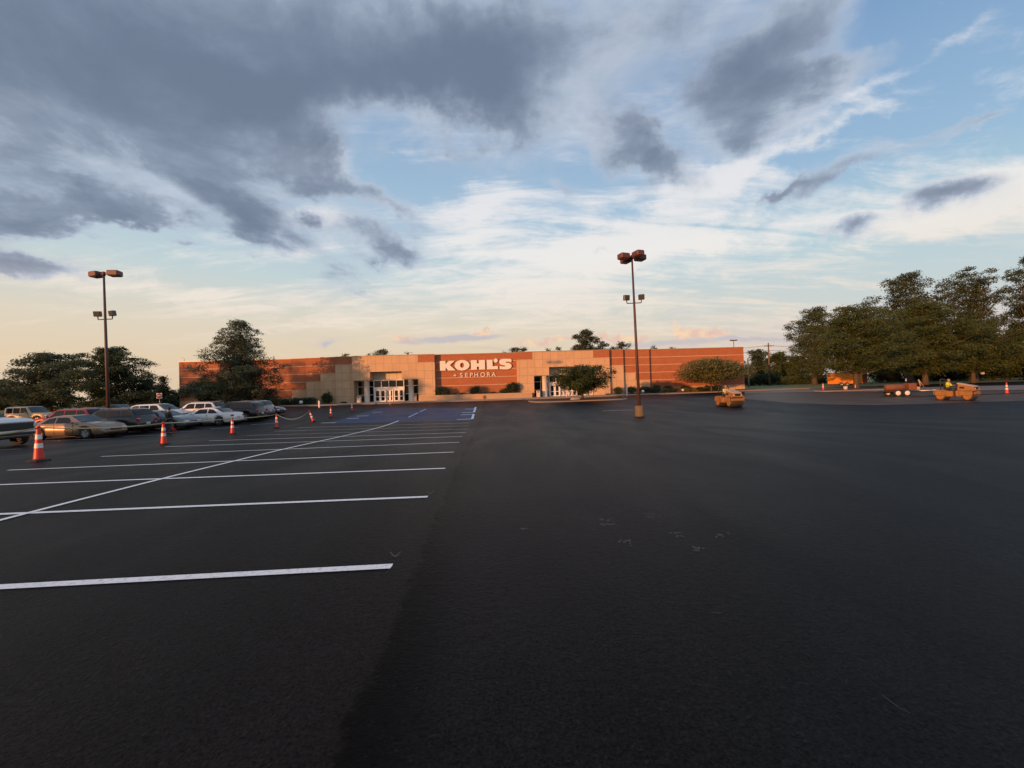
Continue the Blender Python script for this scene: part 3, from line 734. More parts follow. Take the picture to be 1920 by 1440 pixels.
# ------------------------------------------------------------------ trees and shrubs
LM = dict(
 dark=leaf_mat('leaf_dark', (.044, .066, .038), (.095, .122, .060), tr=.35),
 cool=leaf_mat('leaf_cool', (.058, .085, .055), (.130, .158, .092), tr=.35),
 brown=leaf_mat('leaf_brown', (.046, .068, .022), (.112, .140, .042), tr=.3),
 olive=leaf_mat('leaf_olive', (.045, .064, .027), (.108, .128, .053), tr=.3),
 bright=leaf_mat('leaf_bright', (.030, .050, .020), (.085, .110, .038)),
 gold=leaf_mat('leaf_gold', (.13, .11, .035), (.27, .21, .07)),
 red=leaf_mat('leaf_red', (.10, .022, .012), (.20, .05, .025)),
 flower=leaf_mat('leaf_flower', (.060, .078, .022), (.14, .145, .042), bloom=(.50, .44, .22)),
)
def leaves(name, m_, lobes, n, size, parent, seed, flat=.5, shell=.45, up=.25):
    """many small leaf faces spread through the crown's lobes"""
    g = np.random.default_rng(seed); n = int(n * (1.9 if size > .14 else 1.3)); size *= .72 if size > .14 else .9
    L = np.array([(c[0], c[1], c[2], r[0], r[1], r[2]) for c, r in lobes])
    w = (L[:, 3] * L[:, 4] * L[:, 5]) ** .55; w /= w.sum()
    idx = g.choice(len(L), n, p=w)
    d = g.normal(size=(n, 3)); d /= np.linalg.norm(d, axis=1)[:, None]
    rad = shell + (1 - shell) * g.random(n) ** .6
    rad *= 1 + .16 * g.normal(size=n) * (g.random(n) < .35)
    c = L[idx, :3] + d * rad[:, None] * L[idx, 3:]
    # clump
    nc = max(8, n // 40); ci = g.integers(0, n, nc); pick = g.integers(0, nc, n)
    mask = g.random(n) < .6
    c[mask] = c[ci[pick[mask]]] + g.normal(size=(mask.sum(), 3)) * size * np.array([2.2, 2.2, 1.1])
    a = g.normal(size=(n, 3)); a[:, 2] *= flat; a /= np.linalg.norm(a, axis=1)[:, None]
    b = np.cross(a, g.normal(size=(n, 3)) * .5 + np.array([0, 0, 1.0])); b /= np.linalg.norm(b, axis=1)[:, None] + 1e-9
    s = size * (.6 + .8 * g.random(n))[:, None]
    a = a * s; b = b * s * .55
    V = np.stack([c - a, c - b * .9 + a * .1, c + a, c + b * .9 + a * .1], 1).reshape(-1, 3)
    me = bpy.data.meshes.new(name); me.vertices.add(4 * n); me.loops.add(4 * n); me.polygons.add(n)
    me.vertices.foreach_set('co', V.astype(np.float32).ravel()); me.loops.foreach_set('vertex_index', np.arange(4 * n, dtype=np.int32))
    me.polygons.foreach_set('loop_start', np.arange(0, 4 * n, 4, dtype=np.int32)); me.polygons.foreach_set('loop_total', np.full(n, 4, np.int32))
    me.update(); me.materials.append(m_)
    o = bpy.data.objects.new(name, me); col.objects.link(o); o.parent = parent
    return o
def tree(name, label, px, Y, ytop, hw, m_, n, size, seed, base=.16, shape='round', group=None, trunk=.035, cat='tree', bark='bark', lobesn=16, trunks=1, skew=0.0, ybase=None, zbase=None, crown_flat=.6, lr=.34):
    rr = random.Random(seed)
    b = gp(px, Y)
    if zbase is not None: b.z = zbase
    top = at(px, ytop, Y).z; H = top - b.z; W = hw * Y / FL
    t = thing(name, label, cat, b, rr.uniform(0, .3), group)
    def env(h):
        if shape == 'pyramid': return min(1, (1 - h) * 1.25 + .16) * (.8 + .2 * min(1, h * 5))          # crown radius share at height share h (0 bottom of crown .. 1 top)
        if shape == 'cone': return max(.10, (1 - h) ** .85) * (.55 + .45 * min(1, h * 5))
        if shape == 'broad': return sqrt(max(0, 1 - (2 * h - .75) ** 2 * .62)) if h > .1 else .85
        if shape == 'vase': return (.35 + .65 * min(1, h * 1.6)) * sqrt(max(.05, 1 - max(0, h - .6) ** 2 * 4.5))
        return sqrt(max(.03, 1 - (2 * h - .9) ** 2 * .85))
    lobes = []; limbs = MB()
    hb = H * base
    for k in range(lobesn):
        h = (k + rr.uniform(.2, .8)) / lobesn
        e = env(h) * W; a = k * 2.4 + rr.uniform(-.4, .4)
        q = rr.uniform(.45, .86) if e > W * .25 else rr.uniform(0, .4)
        r = (W * lr) * rr.uniform(.65, 1.15) * (.55 + .45 * env(h))
        r = min(r, W * .5)
        z = hb + (H - hb) * h
        if base > .12: z = max(z, hb + r * crown_flat * .8)
        q2 = max(0, e - r * .55) * (q / .7)
        c = Vector((q2 * cos(a) + skew * h * W, q2 * sin(a) * .9, min(z, H - r * crown_flat * .8)))
        lobes.append((c, (r, r * .9, r * crown_flat)))
        if env(h) * W > W * .4 and k % 2 == 0:
            r3 = env(h) * W * .5; lobes.append((Vector((skew * h * W, 0, min(z, H - r3 * crown_flat))), (r3, r3, r3 * crown_flat)))
        if c.z > hb * .8 and k % 3 != 1:
            st = Vector((skew * .3 * W * h, 0, max(hb * .55, min(c.z * .62, H * .8))))
            limbs.tube([st, st.lerp(c, .5) + Vector((0, 0, -.05 * H * .3)), c], [H * trunk * .26 * (1.1 - h * .6), H * trunk * .13, H * trunk * .04], 5)
    tb = MB()
    for k in range(trunks):
        dx = (k - (trunks - 1) / 2) * .35
        top_ = H * (.9 if shape == 'cone' else .72)
        pts = [Vector((dx * (1 + 1.6 * u) + skew * W * u * .5 + rr.uniform(-.04, .04) * H * .2 * u, rr.uniform(-.02, .02) * H * .3 * u, top_ * u - (.3 if u == 0 else 0))) for u in (0, .12, .3, .5, .75, 1)]
        tr = H * trunk * .8 / sqrt(trunks)
        tb.tube(pts, [tr * 1.35, tr, tr * .85, tr * .65, tr * .38, tr * .12], 9)
    tk = tb.build('trunk', M[bark], t)
    limbs.build('limb', M[bark], t)
    leaves('crown', m_, lobes, n, size, t, seed)
    return t

# left of the store
tree('willow_oak', 'tall dark green willow oak in front of the left brick wing', 451, 60, 600, 78, LM['cool'], 34000, .15, 11, base=.09, shape='pyramid', lobesn=50, trunk=.03, lr=.33, crown_flat=.45)
tree('crepe_myrtle', 'small spreading multi-trunk tree left of the tall willow oak', 392, 60, 716, 46, LM['dark'], 7000, .17, 12, base=.38, shape='broad', trunks=3, trunk=.05, bark='pale_bark', lobesn=14, skew=-.15)
tree('crepe_myrtle', 'small reddish tree half hidden at the right foot of the tall willow oak', 504, 65, 729, 18, leaf_mat('leaf_mix', (.05, .035, .02), (.12, .05, .03)), 1800, .15, 13, base=.2, trunks=2, trunk=.05, lobesn=8)
G1 = 'trees standing behind the left end of the parking lot'
tree('cypress_tree', 'broad dark tree with feathery branches, leftmost large one behind the parked cars', 95, 74, 662, 66, LM['cool'], 17000, .24, 21, base=.06, shape='broad', lobesn=26, trunk=.03, group=G1, crown_flat=.34, lr=.36)
tree('cypress_tree', 'broad feathery tree behind the left lamp post', 208, 72, 652, 74, LM['dark'], 20000, .24, 22, base=.06, shape='broad', lobesn=30, trunk=.03, group=G1, crown_flat=.30, lr=.34)
tree('spruce_tree', 'small pointed dark conifer just left of the store end', 306, 70, 706, 26, LM['dark'], 5000, .19, 23, base=.04, shape='cone', lobesn=18, group=G1)
tree('cypress_tree', 'low dark tree at the left edge of the photo', 2, 84, 712, 40, LM['dark'], 7000, .26, 24, base=.04, shape='broad', lobesn=14, group=G1)
tree('cypress_tree', 'low dark tree filling the gap left of the feathery trees', 48, 90, 722, 34, LM['dark'], 5000, .26, 25, base=.03, shape='broad', lobesn=12, group=G1)
tree('cypress_tree', 'low rounded dark tree between the feathery trees and the small conifer', 270, 78, 716, 34, LM['dark'], 5000, .24, 26, base=.03, shape='broad', lobesn=12, group=G1)
tree('cypress_tree', 'low dark tree touching the left corner of the store', 330, 80, 734, 16, LM['dark'], 2500, .22, 27, base=.03, shape='broad', lobesn=8, group=G1)
# behind the store
G2 = 'treetops showing above the store roof'
for k, (px, Y, yt, hw, n, lab, mm) in enumerate([
    (718, 150, 654, 30, 5200, 'rounded treetop above the left entrance roof', 'olive'), (692, 155, 662, 14, 1500, 'small treetop left of the rounded one above the left entrance', 'olive'),
    (764, 155, 660, 12, 1200, 'small treetop above the right shoulder of the left entrance', 'olive'), (648, 150, 664, 12, 1000, 'tiny treetop peeking over the roof left of the left entrance', 'olive'),
    (968, 150, 651, 28, 3600, 'flat dark treetop above the right end of the lettering', 'dark'), (985, 160, 651, 14, 1500, 'narrow treetop beside the flat dark one', 'cool'),
    (1028, 155, 651, 10, 1200, 'small round treetop above the left edge of the right entrance', 'dark'), (1048, 155, 648, 11, 1500, 'small bushy treetop above the right entrance', 'cool'),
    (1100, 140, 616, 32, 9000, 'tallest rounded treetop above the store roof', 'cool'), (1130, 150, 640, 22, 4000, 'lower treetop hugging the right side of the tallest one', 'cool'), (1168, 150, 642, 26, 5000, 'dark rounded treetop just left of the right lamp post', 'dark'),
    (1228, 165, 648, 18, 1800, 'thin treetop just right of the right lamp post', 'olive'), (1262, 165, 649, 14, 1300, 'thin sparse treetop above the right brick wing', 'olive')]):
    tree('oak_tree', lab, px, Y, yt, hw, LM[mm], n, .34, 40 + k, base=.35, lobesn=12, group=G2)
# right background
G3 = 'trees growing behind the lawn on the right'
tree('oak_tree', 'tall dark round tree behind the left edge of the right grove', 1528, 92, 576, 52, LM['olive'], 19000, .22, 61, base=.12, lobesn=24, group=G3, skew=.1)
tree('oak_tree', 'wide spreading brown-green tree over the orange trailer', 1606, 62, 574, 92, LM['brown'], 42000, .155, 62, base=.215, shape='broad', lobesn=50, group=G3, trunk=.034, crown_flat=.34, lr=.30)
tree('oak_tree', 'tall airy tree standing behind the wide one over the trailer', 1706, 82, 512, 72, LM['olive'], 26000, .22, 63, base=.14, lobesn=30, group=G3, crown_flat=.6, lr=.28)
tree('oak_tree', 'tallest tree of the right grove, open crown against the sky', 1826, 80, 500, 66, LM['olive'], 21000, .21, 64, base=.16, lobesn=26, group=G3, lr=.25, crown_flat=.7)
tree('oak_tree', 'brown-green tree with low branches behind the small machine trailer', 1736, 68, 566, 84, LM['brown'], 34000, .17, 65, base=.15, shape='broad', lobesn=36, group=G3, crown_flat=.36, lr=.27)
tree('oak_tree', 'shaded tree with a thick trunk behind the nearer roller', 1826, 70, 600, 74, LM['brown'], 24000, .18, 66, base=.20, shape='broad', lobesn=26, group=G3, crown_flat=.38)
tree('oak_tree', 'tall tree cut off by the right edge of the photo', 1945, 78, 478, 58, LM['olive'], 19000, .21, 67, base=.14, lobesn=22, group=G3)
tree('oak_tree', 'low shaded tree at the right edge under the tall one', 1925, 84, 604, 62, LM['brown'], 15000, .26, 68, base=.12, lobesn=18, group=G3)
tree('oak_tree', 'middle-height tree filling the grove behind the machine trailer', 1668, 96, 600, 60, LM['olive'], 13000, .30, 69, base=.04, lobesn=20, group=G3)
tree('oak_tree', 'dark low tree closing the grove behind the thick trunk', 1785, 100, 622, 80, LM['olive'], 13000, .32, 70, base=.02, lobesn=20, group=G3)
tree('maple_tree', 'small red-leaved tree near the right edge above the green bank', 1895, 90, 650, 32, LM['red'], 5000, .22, 71, base=.3, shape='broad', lobesn=12, group=G3)
tree('maple_tree', 'smaller red-leaved tree left of the other red one', 1862, 94, 660, 20, LM['red'], 2600, .22, 72, base=.3, shape='broad', lobesn=9, group=G3)
tree('oak_tree', 'round dark tree behind the right end of the store', 1424, 125, 655, 27, LM['dark'], 7000, .30, 73, base=.1, lobesn=16, group=G3)
tree('oak_tree', 'brownish bushy tree beside the utility pole', 1464, 118, 660, 24, LM['brown'], 6000, .30, 74, base=.1, lobesn=14, group=G3)
tree('oak_tree', 'low brown tree between the utility pole and the grove', 1494, 110, 668, 26, LM['brown'], 6000, .30, 75, base=.08, lobesn=14, group=G3)
tree('oak_tree', 'low dark tree touching the right wall of the store', 1402, 110, 684, 14, LM['dark'], 3000, .26, 76, base=.05, lobesn=10, group=G3)

def shrub(name, label, px, Y, ytop, hw, m_, n, size, seed, zb=None, group=None, deep=.8, cat='shrub', off=0, boxy=False):
    b = gp(px, Y)
    if zb is not None: b.z = zb
    H = at(px, ytop, Y).z - b.z; W = hw * Y / FL
    t = thing(name, label, cat, b, 0, group); rr = random.Random(seed)
    lobes = []
    if boxy:
        k = max(3, int(2 * W / .9))
        for i in range(k):
            x = -W + (i + .5) * 2 * W / k
            lobes.append((Vector((x, rr.uniform(-.1, .1), H * .5)), (W / k * 1.5, W / k * 1.2 + .25, H * rr.uniform(.46, .54))))
    else:
        lobes.append((Vector((0, 0, H * .48)), (W * .86, W * deep, H * .48)))
        for i in range(5):
            a = rr.uniform(0, 6.28); lobes.append((Vector((cos(a) * W * .45, sin(a) * W * .4, H * rr.uniform(.3, .68))), (W * .5, W * .45, H * .32)))
    st = MB()
    for i in range(4): st.tube([(0, 0, -.1), (rr.uniform(-.4, .4) * W, rr.uniform(-.3, .3) * W, H * .6)], [.03, .01], 5)
    st.build('stem', M['bark'], t)
    leaves('foliage', m_, lobes, n, size, t, seed, shell=.72)
    return t
def Yf(px, o): return (FA + FT * fs_(px, o) + FN * o).y
G4 = 'clipped shrubs along the front of the store'
shrub('shrub', 'upright leafy bright green shrub left of the left entrance', 613, Yf(613, 1.2), 735, 11.5, LM['bright'], 2600, .10, 101, .3, G4)
for k, (px, yt, hw, lab) in enumerate([(508, 748, 9, 'first dark hedge bush from the willow oak'), (525, 747.5, 9.5, 'second dark hedge bush right of the willow oak'), (543, 747, 9.5, 'third dark hedge bush, left of the small white garden light'), (562, 746, 10, 'dark hedge bush directly behind the white garden light on the left bed'), (580, 745, 10, 'last and tallest dark hedge bush before the white post')]):
    shrub('hedge_bush', lab, px, Yf(px, .8), yt, hw, LM['dark'], 2200, .09, 110 + k, .22, G4, boxy=True)
for k, (px, yt, hw) in enumerate([(428, 754, 14), (458, 752, 14), (484, 751, 12)]):
    shrub('hedge_bush', ('low dark bush behind the white cars', 'low dark bush under the trunk of the willow oak', 'low dark bush right of the willow oak trunk')[k], px, Yf(px, .8), yt, hw, LM['dark'], 1800, .1, 118 + k, .2, G4, boxy=True)
shrub('shrub', 'small brown-green round bush by the kerb right of the parked cars', 517, 61.5, 753, 7, LM['olive'], 1000, .09, 125, None, G4)
shrub('shrub', 'dark shrub in the planter below the K of the lettering', 830, Yf(830, .2), 724.5, 15, LM['dark'], 3000, .10, 131, .95, G4)
shrub('shrub', 'dark pointed shrub in the middle of the planter', 890, Yf(890, .2), 724, 9.5, LM['dark'], 1800, .10, 132, .95, G4)
shrub('shrub', 'largest dark shrub at the right end of the planter', 962, Yf(962, .3), 716, 14, LM['dark'], 3400, .10, 133, .95, G4)
shrub('shrub', 'low dark shrub joined to the left of the largest planter shrub', 946, Yf(946, .2), 729, 9, LM['dark'], 1500, .10, 134, .95, G4)
for k, (px, yt, hw) in enumerate([(858, 736.5, 14), (915, 735, 16)]):
    shrub('ground_cover', ('low green creeper in the left half of the planter', 'low green creeper in the right half of the planter')[k], px, Yf(px, .5), yt, hw, LM['dark'], 1600, .08, 136 + k, .95, G4, cat='plant', boxy=True)
for k, (px, yt, hw, mm, o, lab) in enumerate([
    (1159, 724.5, 10.5, 'dark', 1.0, 'round clipped dark bush left of the white post on the right'), (1186, 724, 10, 'dark', 1.0, 'round clipped dark bush right of the white post, behind the lamp post'),
    (1207, 723.5, 10, 'dark', .6, 'round clipped dark bush just right of the lamp post'), (1227, 724, 12, 'dark', 1.0, 'wide dark bush behind the first white garden light on the right'),
    (1247, 728.5, 7.5, 'gold', 1.9, 'first small golden bush of the row'), (1259, 727.5, 7.5, 'gold', 1.9, 'second small golden bush of the row'), (1271, 728, 7, 'gold', 1.9, 'golden bush left of the right garden light'),
    (1288, 728, 7, 'gold', 1.9, 'golden bush right of the right garden light'), (1300, 727, 8, 'gold', 1.9, 'fifth golden bush of the row'), (1313, 725, 8, 'bright', 1.7, 'greenish bush at the end of the golden row'),
    (1252, 723, 9, 'dark', .2, 'dark bush behind the first golden bushes'), (1284, 723, 9, 'dark', .2, 'dark bush behind the right garden light'), (1330, 722, 11, 'dark', .8, 'dark bush under the flowering tree'), (1347, 721.5, 9, 'dark', .8, 'dark bush partly behind the small roller'), (1232, 721, 8, 'dark', 0, 'small dark bush against the wall right of the lamp post')]):
    shrub('shrub', lab, px, Yf(px, o), yt, hw, LM[mm], 1500, .10, 141 + k, .32, G4)
shrub('ground_cover', 'tiny dark plant at the wall between entrance and clipped bushes', 1140, Yf(1140, 1.0), 738.5, 5, LM['dark'], 500, .07, 160, .3, G4, cat='plant')
shrub('ground_cover', 'tiny dark plant at the wall left of the left entrance', 645, Yf(645, .6), 753.8, 6, LM['dark'], 500, .07, 161, .28, G4, cat='plant')
tree('juniper_tree', 'spiky spreading evergreen on the small island before the right entrance', 1092, 54.5, 685, 56, LM['bright'], 24000, .12, 171, base=.30, shape='broad', lobesn=36, trunk=.045, crown_flat=.70, lr=.30, zbase=gz(8.9, 54.5) + .17)
tree('flowering_tree', 'flat wide tree dotted with pale blossom before the right brick wing', 1334, 69, 674, 66, LM['flower'], 30000, .13, 172, base=.40, shape='broad', lobesn=34, trunk=.03, crown_flat=.50, lr=.34, zbase=.3)
tree('small_tree', 'bare little shrub with twigs at the right tip of the island', 1163, 54, 742, 9, LM['brown'], 160, .07, 173, base=.1, lobesn=7, trunk=.05, cat='shrub')

def hedge(label, a, b, z, depth, h, m_, n, size, seed, name='hedge'):
    A, B = Vector(a), Vector(b); c = (A + B) / 2; c.z = z
    t = thing(name, label, 'hedge', c); rr = random.Random(seed); k = max(3, int((B - A).length / 2.2)); lobes = []
    for i in range(k):
        p = A.lerp(B, (i + .5) / k) - Vector((c.x, c.y)).to_2d() if False else A.lerp(B, (i + .5) / k)
        lobes.append((Vector((p.x - c.x, p.y - c.y + rr.uniform(-.3, .3), h * .5)), (1.7, depth, h * rr.uniform(.42, .56))))
    st = MB(); 
    for i in range(k): q = lobes[i][0]; st.tube([(q.x, q.y, -.2), (q.x + .2, q.y, h * .6)], [.08, .03], 5)
    st.build('stem', M['bark'], t)
    leaves('foliage', m_, lobes, n, size, t, seed, shell=.75); return t
p0, p1 = gp(1788, 92), gp(1990, 86)
hedge('long green bank of hedge behind the nearer roller', p0, p1, gz(90, 90), 2.2, 3.4, LM['bright'], 15000, .20, 181)
p0, p1 = gp(1640, 100), gp(1790, 96)
hedge('shaded green hedge behind the machine trailer', p0, p1, gz(80, 98), 2.0, 3.0, LM['dark'], 9000, .22, 182)
p0, p1 = gp(1398, 105), gp(1452, 105)
hedge('dark clipped hedge between the store and the utility pole', p0, p1, gz(60, 105), 1.6, 2.9, LM['dark'], 6000, .2, 183)
p0, p1 = gp(1452, 104), gp(1562, 104)
hedge('brownish low hedge on the lawn left of the orange trailer', p0, p1, gz(70, 104), 1.6, 1.9, LM['brown'], 8000, .2, 184)

# unseen trees, added to throw broken evening shade on the store's left half
G5 = 'unseen trees added for shade left of the parking lot'
def shade_tree(label, x, y, H, W, seed, n=3000):
    t = thing('oak_tree', label, 'tree', (x, y, gz(x, y)), 0, G5); rr = random.Random(seed); lobes = []; lm_ = MB()
    for k in range(14):
        h = .35 + .6 * rr.random(); a = rr.uniform(0, 6.28); q = rr.uniform(.2, .7) * W * (1.1 - abs(h - .6))
        c = Vector((q * cos(a), q * sin(a), H * h)); lobes.append((c, (W * .36, W * .36, W * .28))); lm_.tube([(0, 0, H * .3), c], [.12, .04], 5)
    tb = MB(); tb.tube([(0, 0, -.3), (0, 0, H * .4), (.2, 0, H * .75)], [.4, .28, .1], 8); tb.build('trunk', M['bark'], t); lm_.build('limb', M['bark'], t)
    leaves('crown', LM['olive'], lobes, n, .34, t, seed)
for k, (x, y, H, W, n) in enumerate(((-104, 18, 13.5, 5.5, 2600), (-95, 20, 12.5, 5.5, 2400), (-86, 17, 14, 5.5, 2800), (-76, 19, 12, 4.5, 1700), (-68, 16, 10.5, 4, 1300), (-60, 14, 9.5, 3.5, 700))):
    shade_tree(('first', 'second', 'third', 'fourth', 'fifth', 'sixth')[k] + ' unseen tree from the far end of the row added for shade', x, y, H, W, 300 + k, n)

# ------------------------------------------------------------------ lamp posts
M['lens_frame'] = mat('lens_frame', (.10, .10, .09), .5)
def lamp_post(px, Y, label, heads, rot, leanx, low_base=True):
    b = gp(px, Y); H = 11.75
    t = thing('parking_lot_lamp', label, 'lamp post', b, 0, 'lamp posts of the parking lot')
    t.rotation_euler = (0, R(leanx), 0)
    if low_base:
        mb = MB(); mb.lathe([(.325, -.3), (.33, .1), (.32, .70), (.29, .76), (.06, .78)], 28); mb.build('concrete_base', M['base_conc'], t)
    mb = MB(); mb.tube([(0, 0, .7), (0, 0, H * .5), (0, 0, H - .1)], [.115, .095, .065], 12); mb.build('pole', M['pole'], t)
    mb = MB(); mb.cbox((0, 0, .80), (.34, .34, .05), .01); mb.build('base_plate', M['pole'], t)
    zc = H
    for a in heads:
        a = R(a) + rot; c = Vector((cos(a), sin(a), 0))
        hd = MB(); hd.cbox(c * .72 + Vector((0, 0, zc)), (.74, .62, .40), .05, rz=a); h_ = hd.build('lamp_head', M['bronze'], t)
        ln = MB(); ln.cbox(c * .72 + Vector((0, 0, zc - .205)), (.60, .48, .02), 0, rz=a); ln.build('lens', M['lens'], h_)
        am = MB(); am.cyl((0, 0, zc - .02), tuple(c * .36 + Vector((0, 0, zc - .02))), .05, 8); am.build('arm', M['bronze'], t)
    mb = MB(); mb.cyl((0, 0, zc - .16), (0, 0, zc + .13), .11, 10); mb.build('tenon', M['bronze'], t)
    zl = H * .71
    for sx in (-1, 1):
        br = MB(); br.tube([(0, 0, zl), (sx * .52, 0, zl), (sx * .54, 0, zl + .05), (sx * .54, 0, zl + .24)], .035, 8); br.build('bracket', M['pole'], t)
        fl = MB(); fl.cbox((sx * .55, 0, zl + .42), (.44, .26, .40), .03, rz=-sx * .25, rx=.15); f_ = fl.build('floodlight', M['lens_frame'], t)
        fc = MB(); fc.cbox((sx * .55 - .035 * sx, -.135, zl + .40), (.37, .02, .33), 0, rz=-sx * .25, rx=.15); fc.build('lens', M['lens'], f_)
    return t
lamp_post(1198, 30.2, 'lamp post with four brown heads standing on a round concrete base, right of the lettering', (0, 90, 180, 270), R(20), -.9)
lamp_post(203, 30.4, 'lamp post with brown heads rising from among the parked cars on the left', (8, 168), R(0), -.9)
def far_lamp(px, Y, ytop, label, hw):
    b = gp(px, Y); H = at(px, ytop, Y).z - b.z
    t = thing('distant_lamp', label, 'lamp post', b)
    mb = MB(); mb.tube([(0, 0, 0), (0, 0, H)], [.12, .07], 8); mb.build('pole', M['pole'], t)
    for s in (-1, 1):
        mb = MB(); mb.cbox((s * hw * .55, 0, H), (hw * .9, .45, .3), .04, ry=-s * .06); mb.build('lamp_head', M['bronze'], t)
far_lamp(1379, 112, 638, 'far twin-headed lamp showing above the right end of the store roof', .95)

# ------------------------------------------------------------------ traffic cones and tape
def cone(label, base, h=1.12, tilt=(0, 0), bands=True):
    t = thing('traffic_cone', label, 'traffic cone', base, 0, 'orange cones with white bands')
    t.rotation_euler = (tilt[1], tilt[0], random.Random(label).uniform(0, 1)); k = h / 1.12
    mb = MB(); mb.lathe([(.27 * k, 0), (.27 * k, .03 * k), (.25 * k, .05 * k), (.17 * k, .065 * k)], 8, smooth=False); mb.build('rubber_base', M['rubber'], t)
    def r(z): return (.132 - .088 * (z / 1.12)) * k
    mb = MB(); prof = [(r(.06) + .006, .06 * k), (r(.10), .10 * k), (r(.55), .55 * k), (r(1.0), 1.0 * k), (r(1.0), 1.02 * k), (.030 * k, 1.03 * k), (.030 * k, 1.06 * k), (.045 * k, 1.07 * k), (.045 * k, 1.12 * k), (.02 * k, 1.125 * k)]
    mb.lathe(prof, 22); mb.build('cone_body', M['orange_cone'], t)
    if bands:
        for z0, z1 in ((.42, .57), (.70, .85)):
            mb = MB(); mb.lathe([(r(z0) + .004, z0 * k), (r(z1) + .004, z1 * k)], 22, cap=False); mb.build('white_band', M['reflective'], t)
    return t
cn = [on(73, 864.5), on(307, 833.5), on(436, 813.5), on(519, 802.5), on(588, 790.5), on(620.6, 782.3), on(660, 771)]
labs = ['nearest tall cone, at the left edge before the truck and the tan sedan', 'tall cone in front of the standing person and the dark suv', 'tall cone in front of the white sedan tail',
        'tall cone beside the rear of the silver car, first before the sagging tape', 'tall cone leaning to the left at the end of the sagging tape', 'upright cone just right of the leaning one', 'small-looking cone closest to the left store entrance corner']
hts = [1.15, 1.02, 1.0, 1.02, .98, .98, 1.0]
for k, (p, l) in enumerate(zip(cn, labs)): cone(l, p, hts[k], (R(-19), 0) if k == 4 else (0, 0))
for (px, py, l, h) in ((731.5, 760, 'low orange cone before the doors of the left entrance', .75), (1063, 747, 'low orange cone before the doors of the right entrance', .7), (1543.5, 731.5, 'orange cone left of the orange trailer', 1.1),
                       (1604, 729, 'small orange cone under the front corner of the orange trailer', .7), (1888, 738.5, 'orange cone standing alone at the right edge beyond the nearer roller', 1.15)):
    cone(l, on(px, py, 0), h)
def tape(label, a, b, sag, w=.055, n=22):
    a, b = Vector(a), Vector(b); mb = MB(); rr = random.Random(label); vs = []; c = (a + b) / 2
    d = (b - a).normalized(); side = Vector((-d.y, d.x, 0)).normalized()
    for i in range(n + 1):
        u = i / n; p = a.lerp(b, u) - Vector((0, 0, 4 * sag * u * (1 - u))) - c
        tw = sin(u * 5 + rr.uniform(-.15, .15)) * .5
        o = (Vector((0, 0, cos(tw))) + side * sin(tw)) * w / 2
        vs += [p - o, p + o, p + o + side * .004, p - o + side * .004]
    fs = []
    for i in range(n):
        q = i * 4
        for k in range(4): fs.append((q + k, q + (k + 1) % 4, q + 4 + (k + 1) % 4, q + 4 + k))
    mb.add(vs, fs, True); o = mb.build('barrier_tape', M['tape'], None); o.location = c
    tag(o, label, 'barrier tape', 'yellow tape strung between the cones')
tops = [p + Vector((0, 0, hts[k] * .95)) for k, p in enumerate(cn)]
tops[4] = cn[4] + Vector((-.32, 0, .9))
tape('yellow tape running left from the nearest cone past the truck front', at(-70, 818, 11.8), tops[0], .06)
tape('yellow tape stretched between the nearest cone and the second cone', tops[0], tops[1], .10)
tape('yellow tape stretched between the second cone and the cone by the white sedan', tops[1], tops[2], .04)
tape('yellow tape stretched behind the white sedan tail between third and fourth cone', tops[2], tops[3], .06)
tape('slack yellow tape hanging deep before the leaning cone', tops[3], tops[4], .52, .09)

